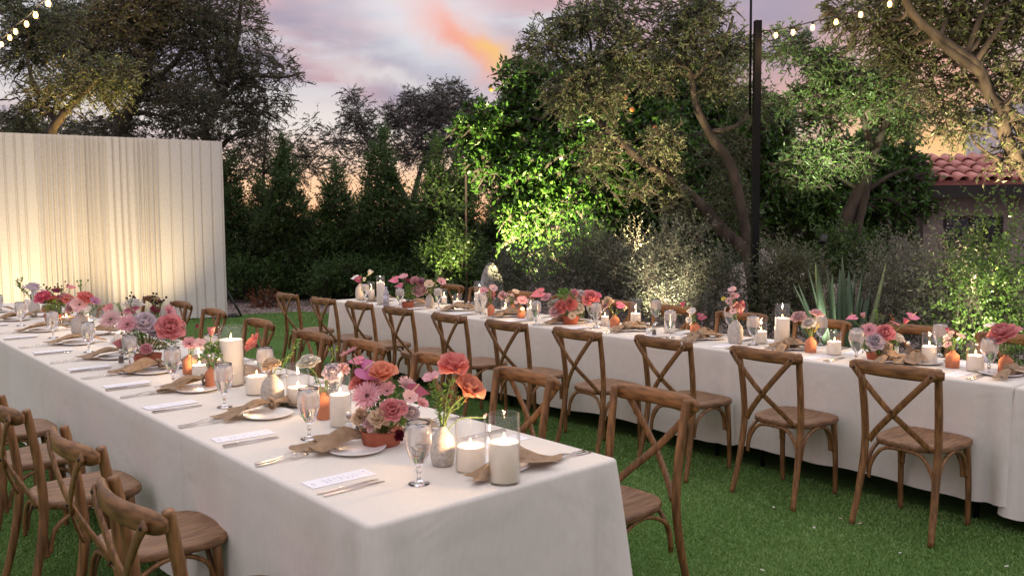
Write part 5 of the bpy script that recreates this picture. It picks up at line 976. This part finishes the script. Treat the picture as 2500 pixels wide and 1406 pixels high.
def rock(px, Y, r, label, sx=1, sz=.7, z=0):
    me = bpy.data.meshes.new('boulder'); import bmesh
    bm = bmesh.new(); bmesh.ops.create_icosphere(bm, subdivisions=3, radius=1); rr = random.Random(label); pl = [(Vector((rr.uniform(-1, 1), rr.uniform(-1, 1), rr.uniform(-1, 1))).normalized(), rr.uniform(.62, .9)) for _ in range(9)]
    for v in bm.verts:
        for nrm, dd in pl:
            k = v.co.dot(nrm)
            if k > dd: v.co -= nrm * (k - dd) * .9
        v.co = Vector((v.co.x * r * sx, v.co.y * r, v.co.z * r * sz))
    bm.to_mesh(me); bm.free(); me.materials.append(M['rock']); g = gp(px, Y); tag(ob('boulder', me, None, (g.x, g.y, r * sz * .5 + z)), label, 'boulder', 'boulders in the border')
M['rock'] = pbr('pale_rock', (.20, .18, .17), (.36, .33, .32), scale=6, rough=.9, bump=.8, bscale=18)
rock(1200, 13.4, .26, 'pale upright boulder behind the far end of the right table', .75, 1.9, .25)
rock(1165, 14.4, .28, 'grey boulder left of the pale upright one', 1.2, .8); rock(1345, 12.2, .20, 'small boulder under the uplit citrus', 1.4, .6); rock(640, 17.2, .16, 'small stone by the rusty flowering plant', 1.2, .6)

# ------------------------------------------------------------------ house at the right
def house():
    Y = 15.5; b = gp(2420, Y); t = thing('house', 'cream walled house with a pink red barrel tile roof behind the olives at the right', 'house', b, R(-6))
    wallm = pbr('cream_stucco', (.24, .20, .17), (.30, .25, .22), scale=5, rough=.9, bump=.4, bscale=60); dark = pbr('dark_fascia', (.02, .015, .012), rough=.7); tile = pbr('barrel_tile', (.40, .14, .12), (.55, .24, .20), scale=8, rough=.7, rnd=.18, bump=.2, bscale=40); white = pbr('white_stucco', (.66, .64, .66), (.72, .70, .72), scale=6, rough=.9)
    x0, x1 = -1.2, 4.2; zE = 2.06
    wx0, wx1, wz0, wz1 = -.85, .2, 1.02, 1.66; wc = (wx0 + wx1) / 2
    mb = MB()
    for a0, a1, z0, z1 in ((x0, wx0, 0, zE), (wx1, x1, 0, zE), (wx0, wx1, 0, wz0), (wx0, wx1, wz1, zE)): mb.add(*box((a0 + a1) / 2, .12, (z0 + z1) / 2, a1 - a0, .24, z1 - z0))
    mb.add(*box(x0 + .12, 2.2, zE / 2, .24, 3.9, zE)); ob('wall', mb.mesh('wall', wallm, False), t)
    mw = MB()
    for cx, cz, sx, sz in ((wx0 + .03, (wz0 + wz1) / 2, .06, wz1 - wz0), (wx1 - .03, (wz0 + wz1) / 2, .06, wz1 - wz0), (wc, wz0 + .03, wx1 - wx0 - .12, .06), (wc, wz1 - .03, wx1 - wx0 - .12, .06), (wc, (wz0 + wz1) / 2, .05, wz1 - wz0 - .12)): mw.add(*box(cx, .06, cz, sx, .07, sz))
    w = ob('window', mw.mesh('window', dark, False), t)
    gm = pbr('dark_window_glass', (.012, .012, .014), rough=.08, spec=.8)
    for cx in (wc - .245, wc + .245): mp = MB(); mp.add(*box(cx, .085, (wz0 + wz1) / 2, .455, .012, wz1 - wz0 - .12)); ob('pane', mp.mesh('pane', gm, False), w)
    mf = MB(); mf.add(*box((x0 + x1) / 2, -.42, zE + .07, x1 - x0 + .3, .07, .30)); ob('fascia', mf.mesh('fascia', dark, False), t)
    ms = MB(); ms.add(*box((x0 + x1) / 2, -.10, zE + .03, x1 - x0 + .3, .57, .04)); ob('soffit', ms.mesh('soffit', dark, False), t)
    # roof deck and individual barrel tiles
    sl = .36; ms = MB(); L = 1.35; ms.add([(x0 - .08, -.46, zE + .22), (x1 + .25, -.46, zE + .22), (x1 + .25, -.46 + L, zE + .22 + L * sl), (x0 - .08, -.46 + L, zE + .22 + L * sl), (x0 - .08, -.46, zE + .14), (x1 + .25, -.46, zE + .14), (x1 + .25, -.46 + L, zE + .14 + L * sl), (x0 - .08, -.46 + L, zE + .14 + L * sl)], [(0, 1, 2, 3), (7, 6, 5, 4), (0, 4, 5, 1), (2, 6, 7, 3), (1, 5, 6, 2), (3, 7, 4, 0)]); rf = ob('roof', ms.mesh('roof', pbr('roof_pan_tile', (.22, .075, .06), (.30, .11, .09), scale=9, rough=.8), False), t)
    V = []; Fc = []; n = 7
    for yy, r, zz in ((0, .098, .012), (.44, .082, -.012)):
        V += [(r * math.cos(math.pi * i / (n - 1)), yy, r * .85 * math.sin(math.pi * i / (n - 1)) + zz) for i in range(n)] + [((r - .016) * math.cos(math.pi * i / (n - 1)), yy, (r - .016) * .85 * math.sin(math.pi * i / (n - 1)) + zz) for i in range(n)]
    for i in range(n - 1): Fc += [(i, i + 1, 2 * n + i + 1, 2 * n + i), (n + i + 1, n + i, 3 * n + i, 3 * n + i + 1), (i + 1, i, n + i, n + i + 1), (2 * n + i, 2 * n + i + 1, 3 * n + i + 1, 3 * n + i)]
    tm = mesh_from('roof_tile', V, Fc, tile); rr = random.Random(4)
    for row in range(4):
        for k in range(22):
            y = -.50 + row * .37; o = ob('roof_tile', tm, rf, (x0 - .0 + k * .245 + rr.uniform(-.008, .008), y, zE + .225 + (y + .46) * sl), (math.atan(sl) + rr.uniform(-.02, .02), 0, rr.uniform(-.03, .03)))
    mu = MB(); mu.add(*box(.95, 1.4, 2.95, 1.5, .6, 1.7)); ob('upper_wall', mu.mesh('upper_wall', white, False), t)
house()
# ------------------------------------------------------------------ pole, string lights
pp = Vector((atY(1843, 600, 9).x, 9, 0)); t = thing('light_pole', 'tall square black pole carrying the string lights behind the right table', 'pole', pp)
mb = MB(); mb.add(*box(0, 0, 1.82, .07, .07, 3.68)); ob('post', mb.mesh('post', M['pole'], False), t)
mb = MB(); mb.add(*box(0, 0, .01, .28, .28, .02)); ob('base_plate', mb.mesh('base_plate', M['pole'], False), t)
ob('mast', simple('mast', sweep([(-.062, .03, 2.7), (-.066, .03, 4.4)], circ(6, .013)), M['pole']), t)
ob('hook', simple('hook', sweep([(.05, -.03, 3.52), (.12, -.05, 3.54), (.13, -.06, 3.50)], circ(6, .008)), M['pole']), t)
BULB = simple('bulb', lathe([(0, -.098), (.014, -.095), (.021, -.086), (.025, -.070), (.023, -.055), (.016, -.038), (.014, -.030), (0, -.030)], 16), M['bulb']); SOCK = simple('socket', lathe([(0, .004), (.013, .004), (.016, -.01), (.0155, -.036), (0, -.036)], 10), M['socket'])
def string(pts, label, n0, power=2.2, lit=None):
    t = thing('string_lights', label, 'string lights', pts[0], 0, 'warm string lights'); c = spline(pts, 8); ob('cable', simple('cable', sweep([p - pts[0] for p in c], circ(6, .006), up=(0, .1, 1)), M['black']), t)
    for i, p in enumerate(pts[n0:]):
        b = ob('light_bulb', BULB, t, p - pts[0]); b.scale = (.85, .85, .85); ob('socket', SOCK, b)
        lamp('bulb_light', 'POINT', p + Vector((0, 0, -.145)), power, (1, .66, .30), size=.03)
def bulbs(px, Ys, dz=.065): return [atY(x, y, Y) + Vector((0, 0, dz)) for (x, y), Y in zip(px, Ys)]
rb = bulbs([(1852, 92), (1894, 89), (1936, 82), (1984, 70), (2041, 57), (2101, 39), (2172, 13)], [8.98, 8.85, 8.7, 8.55, 8.4, 8.22, 8.0]); d = rb[-1] - rb[-2]
string(rb + [rb[-1] + d * k + Vector((0, 0, .006 * k * k)) for k in range(1, 7)], 'string of warm globe bulbs running from the black pole to the upper right', 1)
lb = bulbs([(4, 111), (24, 95), (38, 80), (65, 62), (87, 40), (118, 12)], [9.3, 8.8, 8.5, 8.0, 7.5, 7.0]); d = lb[-1] - lb[-2]
string([lb[0] + (lb[0] - lb[1]) * k for k in (3, 2, 1)] + lb + [lb[-1] + d * k + Vector((0, 0, .006 * k * k)) for k in range(1, 5)], 'string of warm globe bulbs at the upper left in front of the olive', 0)
# ------------------------------------------------------------------ garden uplights
def uplight(loc, target, energy, color, spot, label, size=.04, blend=1.0):
    loc = Vector(loc); d = (Vector(target) - loc).normalized(); t = thing('garden_spotlight', label, 'spotlight', (loc.x, loc.y, 0), 0, 'garden spotlights'); q = d.to_track_quat('Z', 'Y').to_matrix().to_4x4()
    mb = MB(); mb.add(*lathe([(0, -.10), (.03, -.10), (.036, -.09), (.038, 0), (.034, 0), (.030, -.02), (0, -.025)], 14), 0, Matrix.Translation((0, 0, loc.z - .02)) @ q); mb.add(*sweep([(0, 0, 0), (0, 0, loc.z - .08)], circ(6, .008), up=(0, 1, 0))); ob('housing', mb.mesh('housing', M['black']), t)
    lamp('spot_light', 'SPOT', loc + d * .02, energy, color, target, size, spot, blend)
WARM = (1, .74, .40)
def along(f, out, z): p = CA.lerp(CB, f) + CN * out; return (p.x, p.y, z)
uplight(along(.485, 1.7, .15), along(.48, .0, 1.35), 185, WARM, 92, 'spotlight washing the left part of the drape wall')
uplight(along(.765, 1.5, .15), along(.762, .0, 1.35), 135, WARM, 84, 'spotlight washing the middle of the drape wall')
g = gp(1290, 12.4); uplight((g.x, g.y, .35), atY(1285, 340, 13.9), 3400, (1, .88, .46), 95, 'spotlight under the left side of the citrus tree')
g = gp(1090, 15.6); uplight((g.x, g.y, .2), atY(1090, 540, 16.4), 330, (1, .86, .5), 70, 'spotlight under the young bush by the hedge')
g = gp(1610, 8.55); uplight((g.x, g.y, .5), atY(1625, 640, 9.3), 230, (1, .85, .55), 80, 'spotlight under the bright sage shrub')
g = gp(2385, 6.25); uplight((g.x, g.y, .5), atY(2400, 700, 6.9), 130, (1, .92, .62), 85, 'spotlight under the bright green shrub at the right')
g = gp(2010, 8.9); uplight((g.x, g.y, 1.45), atY(2050, 240, 10.0), 480, (.95, 1, .66), 72, 'spotlight under the multi trunk olive')
g = gp(2000, 7.2); uplight((g.x, g.y, .4), atY(1985, 700, 7.6), 26, (1, 1, .80), 80, 'spotlight at the foot of the agave')
g = gp(2420, 7.3); uplight((g.x, g.y, .7), atY(2380, 180, 8.3), 1700, WARM, 82, 'spotlight under the golden olive at the top right')
g = gp(1560, 9.6); uplight((g.x, g.y, 1.0), atY(1560, 120, 10.5), 700, WARM, 75, 'spotlight under the leaning olive')
g = gp(215, 14.2); uplight((g.x, g.y, 2.9) if False else (g.x, g.y + .9, .3), atY(220, 190, 15.6), 2100, (1, .64, .22), 50, 'spotlight behind the drape wall under the warm lit olive')

# ------------------------------------------------------------------ fallen leaves on the turf
for i, (px, py, c, l) in enumerate([(2093, 1278, 'palepink', 'pale pink fallen leaf by a rear foot of the nearest right-row chair'), (1988, 1290, 'cream', 'cream fallen petal on the turf left of the nearest right-row chair'), (1868, 1393, 'cream', 'cream fallen petal at the bottom edge of the turf'), (2200, 1348, 'white', 'white fallen petal below the nearest right-row chair'), (2048, 1264, 'palepink', 'thin pale twig left of the nearest chair foot'), (2452, 1383, 'white', 'white fallen petal in the lower right corner'), (1890, 1240, 'cream', 'tiny pale fleck under the second chair of the right row')]):
    g_ = petal(.024, .007, .15, .3); tag(ob('fallen_petal', simple('fallen_petal', g_, M['p_' + c]), None, at(px, py, .028), (0, 0, i * 1.3)), l, 'petal', 'bits fallen on the turf')
